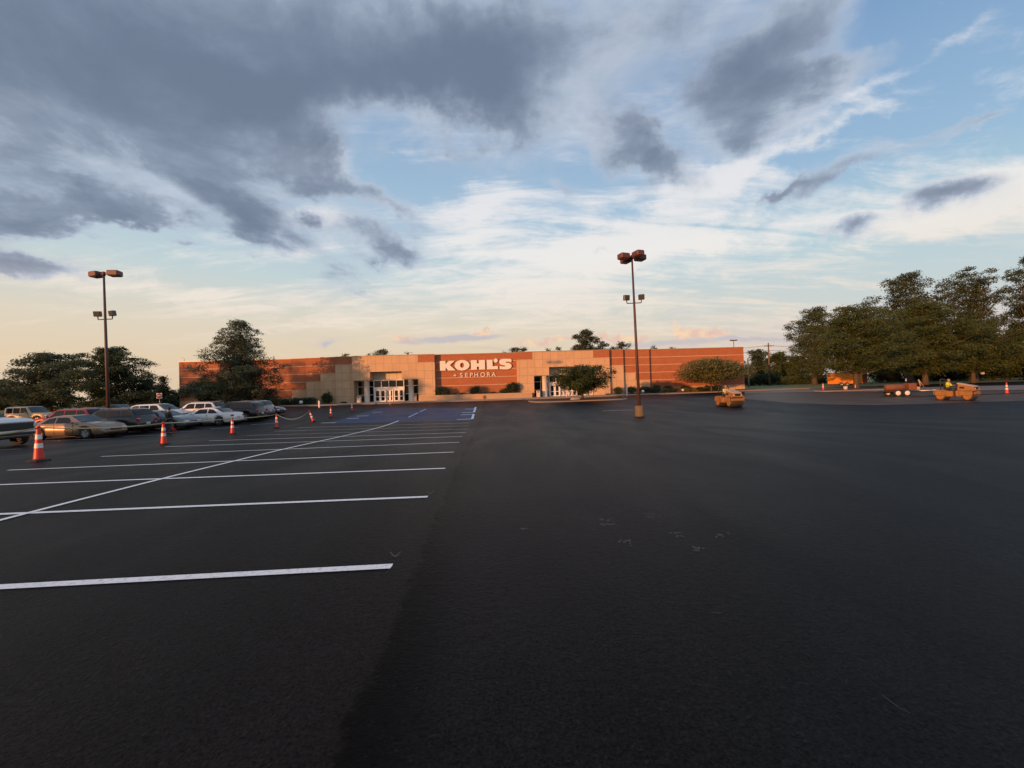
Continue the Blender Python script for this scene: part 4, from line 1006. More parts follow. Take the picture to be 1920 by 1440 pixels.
# ------------------------------------------------------------------ cars
def lerp_list(L, x):
    if x <= L[0][0]: return L[0][1]
    for (x0, v0), (x1, v1) in zip(L, L[1:]):
        if x <= x1:
            t = (x - x0) / (x1 - x0); t = t * t * (3 - 2 * t) * .35 + t * .65
            return v0 + (v1 - v0) * t
    return L[-1][1]
M['chrome'] = mat('chrome', (.5, .5, .5), .2, metal=.9)
M['headlight'] = mat('headlight', (.55, .57, .6), .1, spec=.9)
M['taillight'] = mat('taillight', (.38, .012, .012), .15, coat=.6)
M['plate'] = mat('plate', (.55, .55, .52), .5)
M['trim_black'] = mat('trim_black', (.022, .022, .024), .45)
M['rim'] = mat('rim', (.38, .37, .36), .3, metal=.7)
M['dark_rim'] = mat('dark_rim', (.12, .12, .12), .3, metal=.7)
STY = dict(
 sedan=dict(L=4.85, W=1.80, H=1.42, zb=.20, rw=.33, ax=(-1.42, 1.38),
  zt=[(-2.42, .60), (-2.40, .86), (-2.30, .97), (-1.72, 1.02), (-1.05, 1.34), (-.55, 1.42), (.10, 1.42), (.35, 1.38), (1.12, 1.0), (1.7, .93), (2.15, .82), (2.36, .68), (2.42, .52)],
  zs=[(-2.42, .58), (-2.3, .90), (-1.7, .95), (1.1, .93), (1.8, .86), (2.2, .74), (2.42, .50)], roof=(-.85, .25), cowl=1.10, deck=-1.75, win=[(-1.35, -.52, -.92, -.50), (-.44, .62, -.42, .28)], q=.74),
 suv=dict(L=4.75, W=1.88, H=1.72, zb=.27, rw=.37, ax=(-1.38, 1.42),
  zt=[(-2.37, .70), (-2.35, 1.02), (-2.25, 1.20), (-1.92, 1.62), (-1.6, 1.70), (.15, 1.72), (.40, 1.66), (1.15, 1.16), (1.8, 1.08), (2.2, .96), (2.33, .80), (2.37, .55)],
  zs=[(-2.37, .68), (-2.3, 1.08), (-2.0, 1.12), (1.1, 1.08), (1.8, 1.0), (2.2, .86), (2.37, .55)], roof=(-1.7, .25), cowl=1.15, deck=-2.27, win=[(-2.02, -1.28, -1.82, -1.26), (-1.20, -.34, -1.18, -.36), (-.26, .78, -.26, .36)], q=.78),
 boxy=dict(L=4.1, W=1.72, H=1.74, zb=.34, rw=.38, ax=(-1.15, 1.32),
  zt=[(-2.02, .75), (-2.01, 1.08), (-1.95, 1.66), (-1.75, 1.74), (.10, 1.74), (.25, 1.68), (.72, 1.12), (1.7, 1.06), (1.98, 1.0), (2.04, .6)],
  zs=[(-2.02, .75), (-1.98, 1.08), (.7, 1.08), (1.8, 1.0), (2.04, .6)], roof=(-1.85, .15), cowl=.72, deck=-1.99, win=[(-1.86, -1.12, -1.82, -1.12), (-1.02, -.40, -1.02, -.40), (-.32, .44, -.32, .16)], q=.84),
 truck=dict(L=5.9, W=2.04, H=1.98, zb=.42, rw=.42, ax=(-1.95, 1.98),
  zt=[(-2.95, .9), (-2.93, 1.30), (-.95, 1.30), (-.85, 1.36), (-.80, 1.86), (-.5, 1.95), (.55, 1.95), (.78, 1.90), (1.40, 1.42), (2.3, 1.38), (2.75, 1.33), (2.9, 1.20), (2.95, .70)],
  zs=[(-2.95, .9), (-2.93, 1.27), (1.3, 1.27), (2.6, 1.22), (2.9, 1.05), (2.95, .7)], roof=(-.6, .65), cowl=1.40, deck=-.83, win=[(-.66, -.12, -.62, -.12), (-.02, 1.0, -.02, .66)], q=.80))
def car(name, label, style, body_mat, nose, loc_, rz=0, rim='rim', rails=False, lights=True, group='cars parked in the left lot', cat='car', low=None, parts=True):
    """nose = +1 faces +X, -1 faces -X"""
    P_ = STY[style]; L, W = P_['L'], P_['W'] / 2; zb0 = P_['zb']; rw = P_['rw']
    t = thing(name, label, cat, loc_, rz + (0 if nose > 0 else pi), group)
    def wf(x):
        e = abs(x) / (L / 2); return W * (1 - .20 * max(0, (e - .72) / .28) ** 2.2)
    def q(x):           # how far the top is drawn in
        r0, r1 = P_['roof']; c, d = P_['cowl'], P_['deck']
        if r0 <= x <= r1: g = 1
        elif x > r1: g = max(0, 1 - (x - r1) / (c - r1))
        else: g = max(0, 1 - (r0 - x) / (r0 - d))
        return .93 + (P_['q'] - .93) * g
    zt = lambda x: lerp_list(P_['zt'], x); zs = lambda x: min(lerp_list(P_['zs'], x), zt(x) - .02)
    def zb(x):
        z = zb0 + .12 * max(0, (abs(x) / (L / 2) - .9) / .1)
        for a in P_['ax']:
            d = abs(x - a); R_ = rw * 1.16
            if d < R_: z = max(z, rw + sqrt(R_ * R_ - d * d))
        return z
    xs = sorted(set([round(-L / 2 + L * i / 64, 3) for i in range(65)] + [round(a + s * rw * 1.16 * f, 3) for a in P_['ax'] for s in (-1, 1) for f in (.999, .97, .9, .75, .5)] + [x for x, _ in P_['zt']]))
    xs = [x for x in xs if abs(x) <= L / 2]
    mb = MB(); rows = []
    for x in xs:
        w = wf(x); b_, s_, t_ = zb(x), zs(x), zt(x); k = q(x); b_ = min(b_, s_ - .06); m_ = b_ + (s_ - b_) * .55
        half = [(0, b_), (w * .86, b_), (w * .985, b_ + (s_ - b_) * .12), (w, m_), (w * .975, s_ - .02), (w * .955, s_), (w * (k + .02), t_ - .055 if t_ - s_ > .1 else t_ - .015), (w * (k - .07), t_ - .008), (w * .35, t_ + .018), (0, t_ + .022)]
        rows.append([Vector((x, y, z)) for y, z in half] + [Vector((x, -y, z)) for y, z in half[-2:0:-1]])
    n = len(rows[0]); vs = [p for r in rows for p in r]
    fs = [(i * n + j, i * n + (j + 1) % n, (i + 1) * n + (j + 1) % n, (i + 1) * n + j) for i in range(len(rows) - 1) for j in range(n)]
    fs += [tuple(range(n)), tuple(range((len(rows) - 1) * n + n - 1, (len(rows) - 1) * n - 1, -1))]
    mb.add(vs, fs, True); bd = mb.build('car_body', body_mat, t)
    bd.data.polygons[-1].use_smooth = False; bd.data.polygons[-2].use_smooth = False
    # glass
    for sy in (-1, 1):
        for (xb0, xb1, xt0, xt1) in P_['win']:
            g = MB(); vs = []; nx, nt = 7, 3
            for i in range(nx + 1):
                for j in range(nt + 1):
                    v = j / nt; u = i / nx; x = (xb0 + (xb1 - xb0) * u) * (1 - v) + (xt0 + (xt1 - xt0) * u) * v
                    w = wf(x); a = w * .955; b_ = w * (q(x) + .02); s_, t_ = zs(x), zt(x) - .055
                    tt = .10 + .80 * v; vs.append((x, sy * (a + (b_ - a) * tt + .012), s_ + (t_ - s_) * tt))
            g.add(vs, [(i * (nt + 1) + j, (i + 1) * (nt + 1) + j, (i + 1) * (nt + 1) + j + 1, i * (nt + 1) + j + 1) for i in range(nx) for j in range(nt)], True)
            g.build('side_window', M['car_glass'], t)
    for nm, x0, x1, mm in (('windscreen', P_['cowl'] - .03, P_['roof'][1] + .10, 'windscreen'), ('rear_window', P_['deck'] + .08, P_['roof'][0] - .04, 'car_glass')):
        g = MB(); vs = []; nx, ny = 8, 8
        for i in range(nx + 1):
            x = x0 + (x1 - x0) * i / nx
            for j in range(ny + 1):
                v = j / ny * 2 - 1; y = wf(x) * (q(x) - .06) * v; top = zt(x) + (.022 if abs(v) < .55 else .004)
                top = zt(x) + .022 - .03 * v * v
                vs.append((x + (.014 if x1 < x0 else -.014), y, top + .016))
        g.add(vs, [(i * (ny + 1) + j, (i + 1) * (ny + 1) + j, (i + 1) * (ny + 1) + j + 1, i * (ny + 1) + j + 1) for i in range(nx) for j in range(ny)], True)
        g.build(nm, M[mm], t)
    # wheels
    for a in P_['ax']:
        for sy in (-1, 1):
            y = sy * (W - .11); Mx = Matrix.Translation((a, y, rw)) @ Matrix.Rotation(-sy * pi / 2, 4, 'X')
            ty = MB(); ty.lathe([(rw * .66, -.10), (rw * .96, -.11), (rw, -.08), (rw, .08), (rw * .96, .11), (rw * .66, .10)], 26, Mx, cap=False); w_ = ty.build('wheel', M['rubber'], t)
            rm = MB(); rm.lathe([(rw * .68, .0), (rw * .68, .09), (rw * .60, .10), (rw * .58, .05), (rw * .16, .06), (rw * .14, .09), (.005, .095)], 26, Mx); 
            for k in range(5):
                an = 2 * pi * k / 5; rm.cbox(Mx @ Vector((cos(an) * rw * .38, sin(an) * rw * .38, .075)), (.02, .02, .02), 0)
                p0 = Mx @ Vector((cos(an) * rw * .1, sin(an) * rw * .1, .085)); p1 = Mx @ Vector((cos(an) * rw * .62, sin(an) * rw * .62, .085)); rm.tube([p0, p1], [.035, .028], 6)
            rm.build('rim', M[rim], w_)
    dk = MB(); dk.box(-L / 2 + .5, L / 2 - .5, -W + .25, W - .25, zb0 - .06, zb0 + .35); dk.build('underbody', M['dark'], t)
    xf = L / 2; zf = zt(xf - .15)
    for sy in (-1, 1):
        hl = MB(); hl.cbox((xf - .13, sy * (W - .34), zf - (.16 if style != 'truck' else .28)), (.30, .42, .15 if style != 'truck' else .26), .05, rz=-sy * .28); hl.build('headlight', M['headlight'], t)
        tl_ = MB(); zr = zs(-xf + .12) - .10
        tl_.cbox((-xf + .10, sy * (W - .30), zr - .03), (.22, .34, .17 if style in ('sedan',) else .22), .05, rz=sy * .30); tl_.build('taillight', M['taillight'], t)
        mr = MB(); xm = P_['cowl'] - .38; mr.cbox((xm, sy * (W + .09), zs(xm) + .07), (.11, .20, .14), .035); mr.build('side_mirror', body_mat, t)
    bf = MB(); bf.cbox((xf - .10, 0, zb0 + .20), (.28, W * 1.62, .16), .05); bf.build('front_bumper', M['trim_black'] if low is None else low, t)
    bf = MB(); bf.cbox((-xf + .10, 0, zb0 + .20), (.28, W * 1.62, .16), .05); bf.build('rear_bumper', M['trim_black'] if low is None else low, t)
    gr = MB(); gr.cbox((xf - .03, 0, zf - (.20 if style != 'truck' else .30)), (.12, W * (.8 if style != 'truck' else 1.45), .13 if style != 'truck' else .40), .03); gr.build('grille', M['trim_black'], t)
    pl = MB(); pl.cbox((-xf - .02, 0, zb0 + .42), (.03, .30, .15), .005); pl.build('licence_plate', M['plate'], t)
    # door seams and handles
    sm_ = MB()
    xd = [P_['win'][-1][1] + .02, (P_['win'][-1][0] + P_['win'][-2][1]) / 2, P_['win'][-2][0] - .02]
    for sy in (-1, 1):
        for x in xd: sm_.box(x - .006, x + .006, sy * (wf(x) - .004) - .006, sy * (wf(x) - .004) + .006, zb0 + .12, zs(x) - .03)
    sm_.build('door_seam', M['dark'], t)
    for sy in (-1, 1):
        for x in (xd[1] + .12, xd[2] + .12):
            if x < xd[0]: hn = MB(); hn.cbox((x, sy * (wf(x) + .008), zs(x) - .10), (.15, .03, .03), .008); hn.build('door_handle', body_mat, t)
    if rails:
        for sy in (-1, 1):
            rl = MB(); y = sy * W * .68; r0, r1 = P_['roof']; rl.tube([(r0 - .0, y, zt(r0)), (r0 + .15, y, zt(r0) + .09), (r1 - .2, y, zt(r1) + .08), (r1, y, zt(r1) + .01)], .02, 6); rl.build('roof_rail', M['lens_frame'], t)
    return t
def paint(name, c, metal=.35, rough=.32): return mat(name, c, rough, metal=metal, coat=.4, var=.05)
C = dict(tan=paint('paint_tan', (.27, .18, .125)), grey=paint('paint_grey', (.028, .030, .033)), silver=paint('paint_silver', (.16, .17, .19)), white=paint('paint_car_white', (.68, .66, .64), 0), black=paint('paint_black', (.018, .018, .022)),
         blue=paint('paint_blue', (.02, .028, .07)), red=paint('paint_red', (.28, .035, .025)), sand=paint('paint_sand', (.42, .30, .16), 0), green=paint('paint_dark', (.03, .04, .045)))
def place(Xend, Y, nose, style, end):      # end: +1 if Xend is the right-hand end
    L = STY[style]['L']; X = Xend - end * L / 2; return Vector((X, Y, gz(X, Y)))
lot = FTH * .4
tk = car('pickup_truck', 'white pickup truck with a wide black grille cut off by the left edge', 'truck', C['white'], 1, place(-24.4, 20.2, 1, 'truck', 1), low=M['trim_black'], cat='pickup truck', rim='dark_rim')
g_ = MB(); g_.cbox((2.93, 0, 1.16), (.12, 1.5, .10), .03); g_.build('grille_bar', M['chrome'], tk)
car('parked_car', 'tan older sedan facing right, nearest complete car in the row', 'sedan', C['tan'], 1, place(-24.7, 25.6, 1, 'sedan', 1), low=C['tan'])
car('parked_car', 'dark grey suv with chrome window line and red taillight behind the tan sedan', 'suv', C['grey'], -1, place(-25.3, 28.5, -1, 'suv', 1), rails=True)
car('parked_car', 'silver-grey car with its nose to the right beside the standing person', 'sedan', C['silver'], 1, place(-24.3, 31.3, 1, 'sedan', 1), low=M['trim_black'])
car('parked_car', 'white sedan with dark alloy wheels and its tail to the right', 'sedan', C['white'], -1, place(-22.7, 34.0, -1, 'sedan', 1), rim='dark_rim', low=C['white'])
car('parked_car', 'black suv with its tail to the right behind the white sedan', 'suv', C['black'], -1, place(-22.4, 36.8, -1, 'suv', 1), rails=True)
car('parked_car', 'silver suv showing its tail between the black suv and the last cone of the row', 'suv', C['silver'], -1, place(-23.3, 39.6, -1, 'suv', 1))
car('parked_car', 'dark blue car at the far end of the row, only its front showing', 'sedan', C['blue'], 1, place(-23.9, 42.6, 1, 'sedan', 1))
car('parked_car', 'red suv behind the roof of the tan sedan', 'suv', C['red'], -1, place(-32.4, 32.4, -1, 'suv', 1))
car('parked_car', 'light sand-coloured boxy off-roader far behind the truck', 'boxy', C['sand'], 1, place(-45.2, 40.5, 1, 'boxy', 1), low=C['sand'])
car('parked_car', 'white suv facing right behind the standing person', 'suv', C['white'], 1, place(-30.2, 38.0, 1, 'suv', 1), low=C['white'])
car('parked_car', 'large white suv behind the roof of the white sedan', 'suv', C['white'], -1, place(-27.6, 39.2, -1, 'suv', 1), low=C['white'], rails=True)
car('parked_car', 'dark car far behind the left lamp post', 'sedan', C['green'], 1, Vector((at(222, 760, 50).x, 50, gz(-48, 50))))
car('parked_car', 'dark red car far behind, between the red suv and the lamp post', 'sedan', C['red'], 1, Vector((at(178, 770, 42).x, 42, gz(-43, 42))))
car('parked_car', 'small pale car beyond the hedge left of the orange trailer', 'suv', C['white'], 1, Vector((at(1522, 703, 118).x, 118, gz(85, 118) + .6)), low=C['white'], group='distant cars')

# ------------------------------------------------------------------ people
def skin_mesh(name, joints, edges, m_, parent, sub=1):
    """one continuous surface grown over a jointed skeleton"""
    me = bpy.data.meshes.new(name); me.from_pydata([j[:3] for j in joints], edges, []); me.materials.append(m_)
    o = bpy.data.objects.new(name, me); col.objects.link(o); o.parent = parent
    sk = o.modifiers.new('skin', 'SKIN'); me.skin_vertices.new() if not me.skin_vertices else None
    lay = me.skin_vertices[0].data
    for k, j in enumerate(joints): lay[k].radius = (j[3], j[4] if len(j) > 4 else j[3])
    lay[0].use_root = True
    s = o.modifiers.new('smooth', 'SUBSURF'); s.levels = sub; s.render_levels = sub
    sk.use_smooth_shade = True
    return o
M['skin'] = mat('skin', (.34, .19, .13), .55)
def figure(label, root_loc, rz, J, shirt, trousers, hat, hatname, tilt=None):
    """J: pelvis chest neck head + (shoulder elbow wrist) x2 + (hip knee ankle toe) x2, as vectors"""
    t = thing('person', label, 'person', root_loc, rz)
    pts = []; ed = []
    def add(p, r, par=None, r2=None):
        pts.append((p[0], p[1], p[2], r, r2 or r)); 
        if par is not None: ed.append((par, len(pts) - 1))
        return len(pts) - 1
    pe = add(J['pelvis'], .13, None, .10); ch = add(J['chest'], .145, pe, .105); nk = add(J['neck'], .055, ch); hd = add(J['head'], .085, nk, .095)
    tp = add(Vector(J['head']) + Vector((0, 0, .085)), .07, hd, .08)
    f = Vector(J.get('face', (0, 1, 0))).normalized(); add(Vector(J['head']) + f * .095 + Vector((0, 0, -.01)), .018, hd)
    for s in ('l', 'r'):
        sh = add(J['sh' + s], .058, ch); el = add(J['el' + s], .042, sh); wr = add(J['wr' + s], .028, el)
        d = (Vector(J['wr' + s]) - Vector(J['el' + s])).normalized(); sd_ = d.cross(Vector((1, 0, 0)) if abs(d.x) < .8 else Vector((0, 0, 1))).normalized()
        pm = add(Vector(J['wr' + s]) + d * .055, .034, wr, .018)
        for i, ln in enumerate((.075, .085, .08, .062)):
            o_ = sd_ * (-.028 + .0185 * i); k1 = add(Vector(J['wr' + s]) + d * .10 + o_, .0095, pm); add(Vector(J['wr' + s]) + d * (.10 + ln * .8) + o_ + Vector((0, 0, -.012)), .0075, k1)
        th = add(Vector(J['wr' + s]) + d * .055 - sd_ * .045, .0105, pm); add(Vector(J['wr' + s]) + d * .095 - sd_ * .062, .009, th)
        hp = add(J['hp' + s], .082, pe); kn = add(J['kn' + s], .058, hp); an = add(J['an' + s], .038, kn); add(J['to' + s], .032, an)
    skin_mesh('body', pts, ed, M['skin'], t)
    c = lambda k, r, r2=None: (*J[k], r, r2 or r)
    skin_mesh('shirt', [c('pelvis', .16, .13), c('chest', .185, .14), (*(Vector(J['neck']) * .6 + Vector(J['chest']) * .4), .10, .09), c('shl', .085), c('ell', .06), (*(Vector(J['ell']) * .25 + Vector(J['wrl']) * .75), .045, .045), c('shr', .085), c('elr', .06), (*(Vector(J['elr']) * .25 + Vector(J['wrr']) * .75), .045, .045)],
              [(0, 1), (1, 2), (1, 3), (3, 4), (4, 5), (1, 6), (6, 7), (7, 8)], shirt, t)
    skin_mesh('trousers', [c('pelvis', .15, .12), c('hpl', .10), c('knl', .078), c('anl', .058), c('hpr', .10), c('knr', .078), c('anr', .058)], [(0, 1), (1, 2), (2, 3), (0, 4), (4, 5), (5, 6)], trousers, t)
    for s in ('l', 'r'):
        skin_mesh('boot', [c('an' + s, .05), (*(Vector(J['an' + s]) + Vector((0, 0, -.04))), .05, .05), c('to' + s, .042)], [(0, 1), (1, 2)], M['black_metal'], t)
    hb = MB(); H = Vector(J['head'])
    hb.lathe([(.105, .0), (.115, .05), (.10, .11), (.055, .145), (.005, .155)], 18, Matrix.Translation(H + Vector((0, -.005, .01))), cap=False)
    if hatname == 'hard_hat': hb.lathe([(.15, .005), (.115, .02), (.115, .03)], 18, Matrix.Translation(H + Vector((0, .01, .02))))
    hb.build(hatname, hat, t)
    return t
stand = dict(pelvis=(0, 0, .95), chest=(0, .02, 1.27), neck=(0, .03, 1.46), head=(0, .06, 1.58), shl=(-.19, .02, 1.39), ell=(-.25, .02, 1.12), wrl=(-.20, .18, .93), shr=(.19, .02, 1.39), elr=(.26, .04, 1.12), wrr=(.17, .22, .98),
             hpl=(-.10, 0, .90), knl=(-.12, .04, .50), anl=(-.13, -.02, .09), tol=(-.15, .14, .04), hpr=(.10, 0, .90), knr=(.13, .07, .50), anr=(.14, .0, .09), tor=(.17, .16, .04))
fb_ = mat('dark_jacket', (.022, .022, .024), .8); tr_ = mat('dark_trousers', (.03, .03, .036), .8)
pX = at(315, 790, 28.1).x; pl_ = Vector((pX - .0, 26.9, gz(pX, 26.9))); pl_.x = at(315, 790, 26.9).x
figure('person in dark hooded clothes standing behind the second cone', pl_, R(-20), stand, fb_, tr_, fb_, 'hood')

# red folding stand beside the person
sp_ = on(322, 811); t = thing('folding_stand', 'small red folding stand on the asphalt right of the second cone', 'stand', sp_)
for k, (a, b_) in enumerate((((-.28, -.1, 0), (.05, 0, .45)), ((.28, -.1, 0), (-.05, 0, .45)), ((-.2, .25, 0), (0, 0, .42)), ((.24, .22, 0), (0, 0, .42)))):
    mb = MB(); mb.tube([a, b_], .025, 6); mb.build('leg', M['orange_cone'], t)
mb = MB(); mb.cyl((0, 0, .38), (0, 0, .95), .02, 8); mb.build('post', M['black_metal'], t)

# ------------------------------------------------------------------ rollers
M['mach'] = mat('machine_yellow', (.27, .125, .030), .55, var=.25, vscale=3, dirt=((.16, .08, .04), .6))
M['mach_top'] = mat('machine_hood', (.42, .27, .16), .5, var=.2, vscale=3)
M['steel'] = mat('drum_steel', (.085, .07, .055), .5, metal=.6, var=.3, vscale=4)
M['lime'] = mat('lime_shirt', (.55, .62, .03), .8)
M['pale_lime'] = mat('faded_lime_shirt', (.58, .52, .16), .8)
M['straw'] = mat('tan_hat', (.30, .17, .09), .8)
sit = dict(pelvis=(0, -.52, 1.10), chest=(0, -.50, 1.42), neck=(0, -.46, 1.61), head=(0, -.43, 1.74), shl=(-.19, -.48, 1.54), ell=(-.27, -.33, 1.30), wrl=(-.15, -.10, 1.33), shr=(.19, -.48, 1.54), elr=(.27, -.33, 1.30), wrr=(.15, -.10, 1.33),
           hpl=(-.10, -.50, 1.07), knl=(-.16, -.10, 1.10), anl=(-.16, .0, .78), tol=(-.17, .12, .74), hpr=(.10, -.50, 1.07), knr=(.16, -.10, 1.10), anr=(.16, .0, .78), tor=(.17, .12, .74))
def roller(label, loc_, rz):
    """compaction roller; +Y is forward"""
    t = thing('road_roller', label, 'road roller', loc_, rz, 'road rollers on the new asphalt')
    def P_(name, m_, fn, par=None): mb = MB(); fn(mb); return mb.build(name, M[m_] if isinstance(m_, str) else m_, par or t)
    for y, nm in ((.98, 'front_drum'), (-.98, 'rear_drum')):
        d = P_(nm, 'steel', lambda mb: mb.lathe([(.02, -.62), (.36, -.62), (.38, -.59), (.38, .59), (.36, .62), (.02, .62)], 36, Matrix.Translation((0, y, .38)) @ Matrix.Rotation(pi / 2, 4, 'Y')))
        for s in (-1, 1):
            P_('drum_hub', 'mach', lambda mb: mb.lathe([(.30, 0), (.30, .03), (.2, .04), (.13, .02), (.02, .03)], 24, Matrix.Translation((s * .62, y, .38)) @ Matrix.Rotation(s * pi / 2, 4, 'Y')), d)
    # yoke frames reach over each drum
    P_('front_frame', 'mach', lambda mb: (mb.prism([(-.1, 0), (-.1, 0)], 0, 0) if False else None, mb.cbox((0, .42, .60), (1.18, .55, .52), .06), mb.cbox((0, 1.0, .86), (1.24, 1.15, .12), .04), mb.cbox((.70, .95, .62), (.07, .95, .34), .02), mb.cbox((-.70, .95, .62), (.07, .95, .34), .02), mb.cbox((0, 1.50, .62), (1.30, .08, .22), .03)))
    P_('rear_frame', 'mach', lambda mb: (mb.cbox((0, -.42, .58), (1.16, .80, .50), .06), mb.cbox((0, -1.0, .84), (1.22, .95, .12), .04), mb.cbox((.70, -.92, .62), (.07, .85, .34), .02), mb.cbox((-.70, -.92, .62), (.07, .85, .34), .02), mb.cbox((0, -1.46, .66), (1.28, .08, .26), .03)))
    P_('engine_housing', 'mach', lambda mb: mb.add([(-.52, .30, .88), (.52, .30, .88), (.52, 1.52, .84), (-.52, 1.52, .84), (-.46, .34, 1.40), (.46, .34, 1.40), (.42, 1.42, 1.16), (-.42, 1.42, 1.16)], [(0, 3, 2, 1), (4, 5, 6, 7), (0, 1, 5, 4), (1, 2, 6, 5), (2, 3, 7, 6), (3, 0, 4, 7)]))
    P_('hood', 'mach_top', lambda mb: mb.add([(-.49, .24, 1.39), (.49, .24, 1.39), (.46, 1.5, 1.14), (-.46, 1.5, 1.14), (-.40, .26, 1.48), (.40, .26, 1.48), (.36, 1.42, 1.22), (-.36, 1.42, 1.22)], [(0, 3, 2, 1), (4, 5, 6, 7), (0, 1, 5, 4), (1, 2, 6, 5), (2, 3, 7, 6), (3, 0, 4, 7)]))
    P_('front_grille', 'dark', lambda mb: mb.cbox((0, 1.525, 1.0), (.5, .03, .22), .01))
    P_('side_vent', 'dark', lambda mb: [mb.cbox((s * .515, .62, 1.08), (.02, .34, .16), 0) for s in (1,)])
    P_('side_vent', 'dark', lambda mb: mb.cbox((-.515, .62, 1.08), (.02, .34, .16), 0))
    P_('operator_platform', 'black_metal', lambda mb: mb.cbox((0, -.05, .84), (1.1, .75, .06), .02))
    P_('seat', 'black_metal', lambda mb: (mb.cbox((0, -.56, .98), (.48, .46, .14), .05), mb.cbox((0, -.80, 1.24), (.46, .12, .46), .05, rx=-.12), mb.cbox((0, -.56, .88), (.3, .3, .1), 0)))
    P_('steering_wheel', 'black_metal', lambda mb: (mb.tube([(.17 * cos(a), -.08 + .14 * sin(a), 1.36 - .07 * sin(a)) for a in [2 * pi * k / 18 for k in range(19)]], .015, 6), mb.cyl((0, .12, .9), (0, -.06, 1.36), .03, 8)))
    P_('console', 'black_metal', lambda mb: mb.cbox((0, .16, 1.10), (.5, .16, .46), .04))
    for s in (-1, 1):
        P_('roll_bar', 'black_metal', lambda mb: mb.tube([(s * .5, -.92, .85), (s * .5, -.95, 1.72), (s * .44, -.96, 1.80), (s * .02, -.96, 1.80)] , .04, 8))
        P_('handrail', 'black_metal', lambda mb: mb.tube([(s * .52, -.1, .9), (s * .52, -.12, 1.25), (s * .52, -.62, 1.25), (s * .52, -.66, .9)], .018, 6))
        P_('headlight', 'headlight', lambda mb: mb.lathe([(.06, 0), (.05, .03), (.01, .035)], 12, Matrix.Translation((s * .36, 1.5, .98)) @ Matrix.Rotation(-pi / 2, 4, 'X')))
    t.scale = (.93, .86, 1.04)
    return t
r1 = on(1374, 762.5); r1.y += .6
a1 = R(180 + 4); roller('farther small road roller facing the camera, in front of the flowering tree', r1, a1)
figure('person in a pale yellow top driving the farther roller', r1, a1, sit, M['pale_lime'], tr_, M['straw'], 'hat')
r2 = on(1800, 751); r2.y += .3
a2 = R(180 + 24); roller('nearer yellow road roller on the right in front of the grove', r2, a2)
figure('person in a bright lime shirt driving the nearer roller', r2, a2, sit, M['lime'], tr_, M['straw'], 'hat')

# ------------------------------------------------------------------ orange trailer and towed machine
M['tr_orange'] = mat('trailer_orange', (.62, .20, .012), .35, coat=.3, var=.08, vscale=1.5)
M['end_shade'] = mat('trailer_end_shade', (.13, .035, .02), .6)  # shade on the trailer's orange front end, put into the colour
d_ = Vector((.5, -.86, 0)).normalized(); cL = at(1552, 725, 76); cL.z = 0
c_ = cL + d_ * 2.6 + Vector((.86, .5, 0)) * 1.0; c_.z = gz(c_.x, c_.y)
t = thing('cargo_trailer', 'enclosed orange cargo trailer with two side wheels under the wide tree', 'trailer', c_, atan2(d_.y, d_.x))
mb = MB(); mb.cbox((0, 0, 1.50), (5.2, 2.1, 2.1), .06); mb.build('trailer_body', M['tr_orange'], t)
mb = MB(); mb.cbox((2.62, 0, 1.48), (.06, 1.95, 1.95), .02); mb.build('front_panel', M['end_shade'], t)
mb = MB(); mb.cbox((0, 0, .42), (5.15, 2.0, .10), .02); mb.build('chassis', M['black_metal'], t)
for s in (-1, 1):
    mb = MB(); mb.cbox((0, s * 1.07, 2.54), (5.2, .05, .06), .01); mb.build('roof_edge', M['chrome'], t)
    for x in (-.42, .42):
        Mx = Matrix.Translation((x, s * 1.08, .36)) @ Matrix.Rotation(-s * pi / 2, 4, 'X')
        mb = MB(); mb.lathe([(.2, -.1), (.35, -.1), (.36, .0), (.35, .1), (.2, .1)], 22, Mx, cap=False); w_ = mb.build('wheel', M['rubber'], t)
        mb = MB(); mb.lathe([(.21, -.02), (.21, .08), (.12, .06), (.01, .09)], 18, Mx); mb.build('rim', M['rim'], w_)
    mb = MB(); mb.tube([(-.95, s * 1.10, .42), (-.85, s * 1.10, .76), (0, s * 1.10, .84), (.85, s * 1.10, .76), (.95, s * 1.10, .42)], .04, 6); mb.build('mudguard', M['chrome'], t)
mb = MB(); mb.tube([(2.6, .6, .45), (3.7, 0, .45)], .05, 6); mb.tube([(2.6, -.6, .45), (3.7, 0, .45)], .05, 6); mb.build('drawbar', M['black_metal'], t)

M['mach_red'] = mat('machine_orange_red', (.17, .062, .026), .7, var=.5, vscale=3)
c_ = on(1694, 743.5); c_.y += .7
t = thing('tack_trailer', 'low orange tank machine on a two-axle trailer with white wheels', 'trailer', c_, R(-12))
mb = MB(); mb.cbox((.15, 0, .52), (2.9, 1.4, .12), .03); mb.build('chassis', M['black_metal'], t)
mb = MB(); mb.lathe([(.02, -.85), (.26, -.83), (.33, -.74), (.33, .74), (.26, .83), (.02, .85)], 24, Matrix.Translation((-.2, 0, .93)) @ Matrix.Rotation(pi / 2, 4, 'Y')); mb.build('tank', M['mach_red'], t)
mb = MB(); mb.cbox((1.15, 0, .98), (.7, 1.0, .70), .06); mb.build('engine_box', M['mach_red'], t)
mb = MB(); mb.cbox((1.65, -.2, .80), (.3, .5, .35), .05); mb.build('control_box', M['mach_top'], t)
mb = MB(); mb.cyl((.98, .2, 1.4), (.98, .2, 1.85), .05, 8); mb.build('exhaust', M['chrome'], t)
mb = MB(); mb.tube([(1.9, -.3, 1.0), (1.75, -.3, 1.7)], .05, 6); mb.tube([(1.75, -.3, 1.7), (2.2, -.3, .9)], .03, 6); mb.build('hose_boom', M['mach_top'], t)
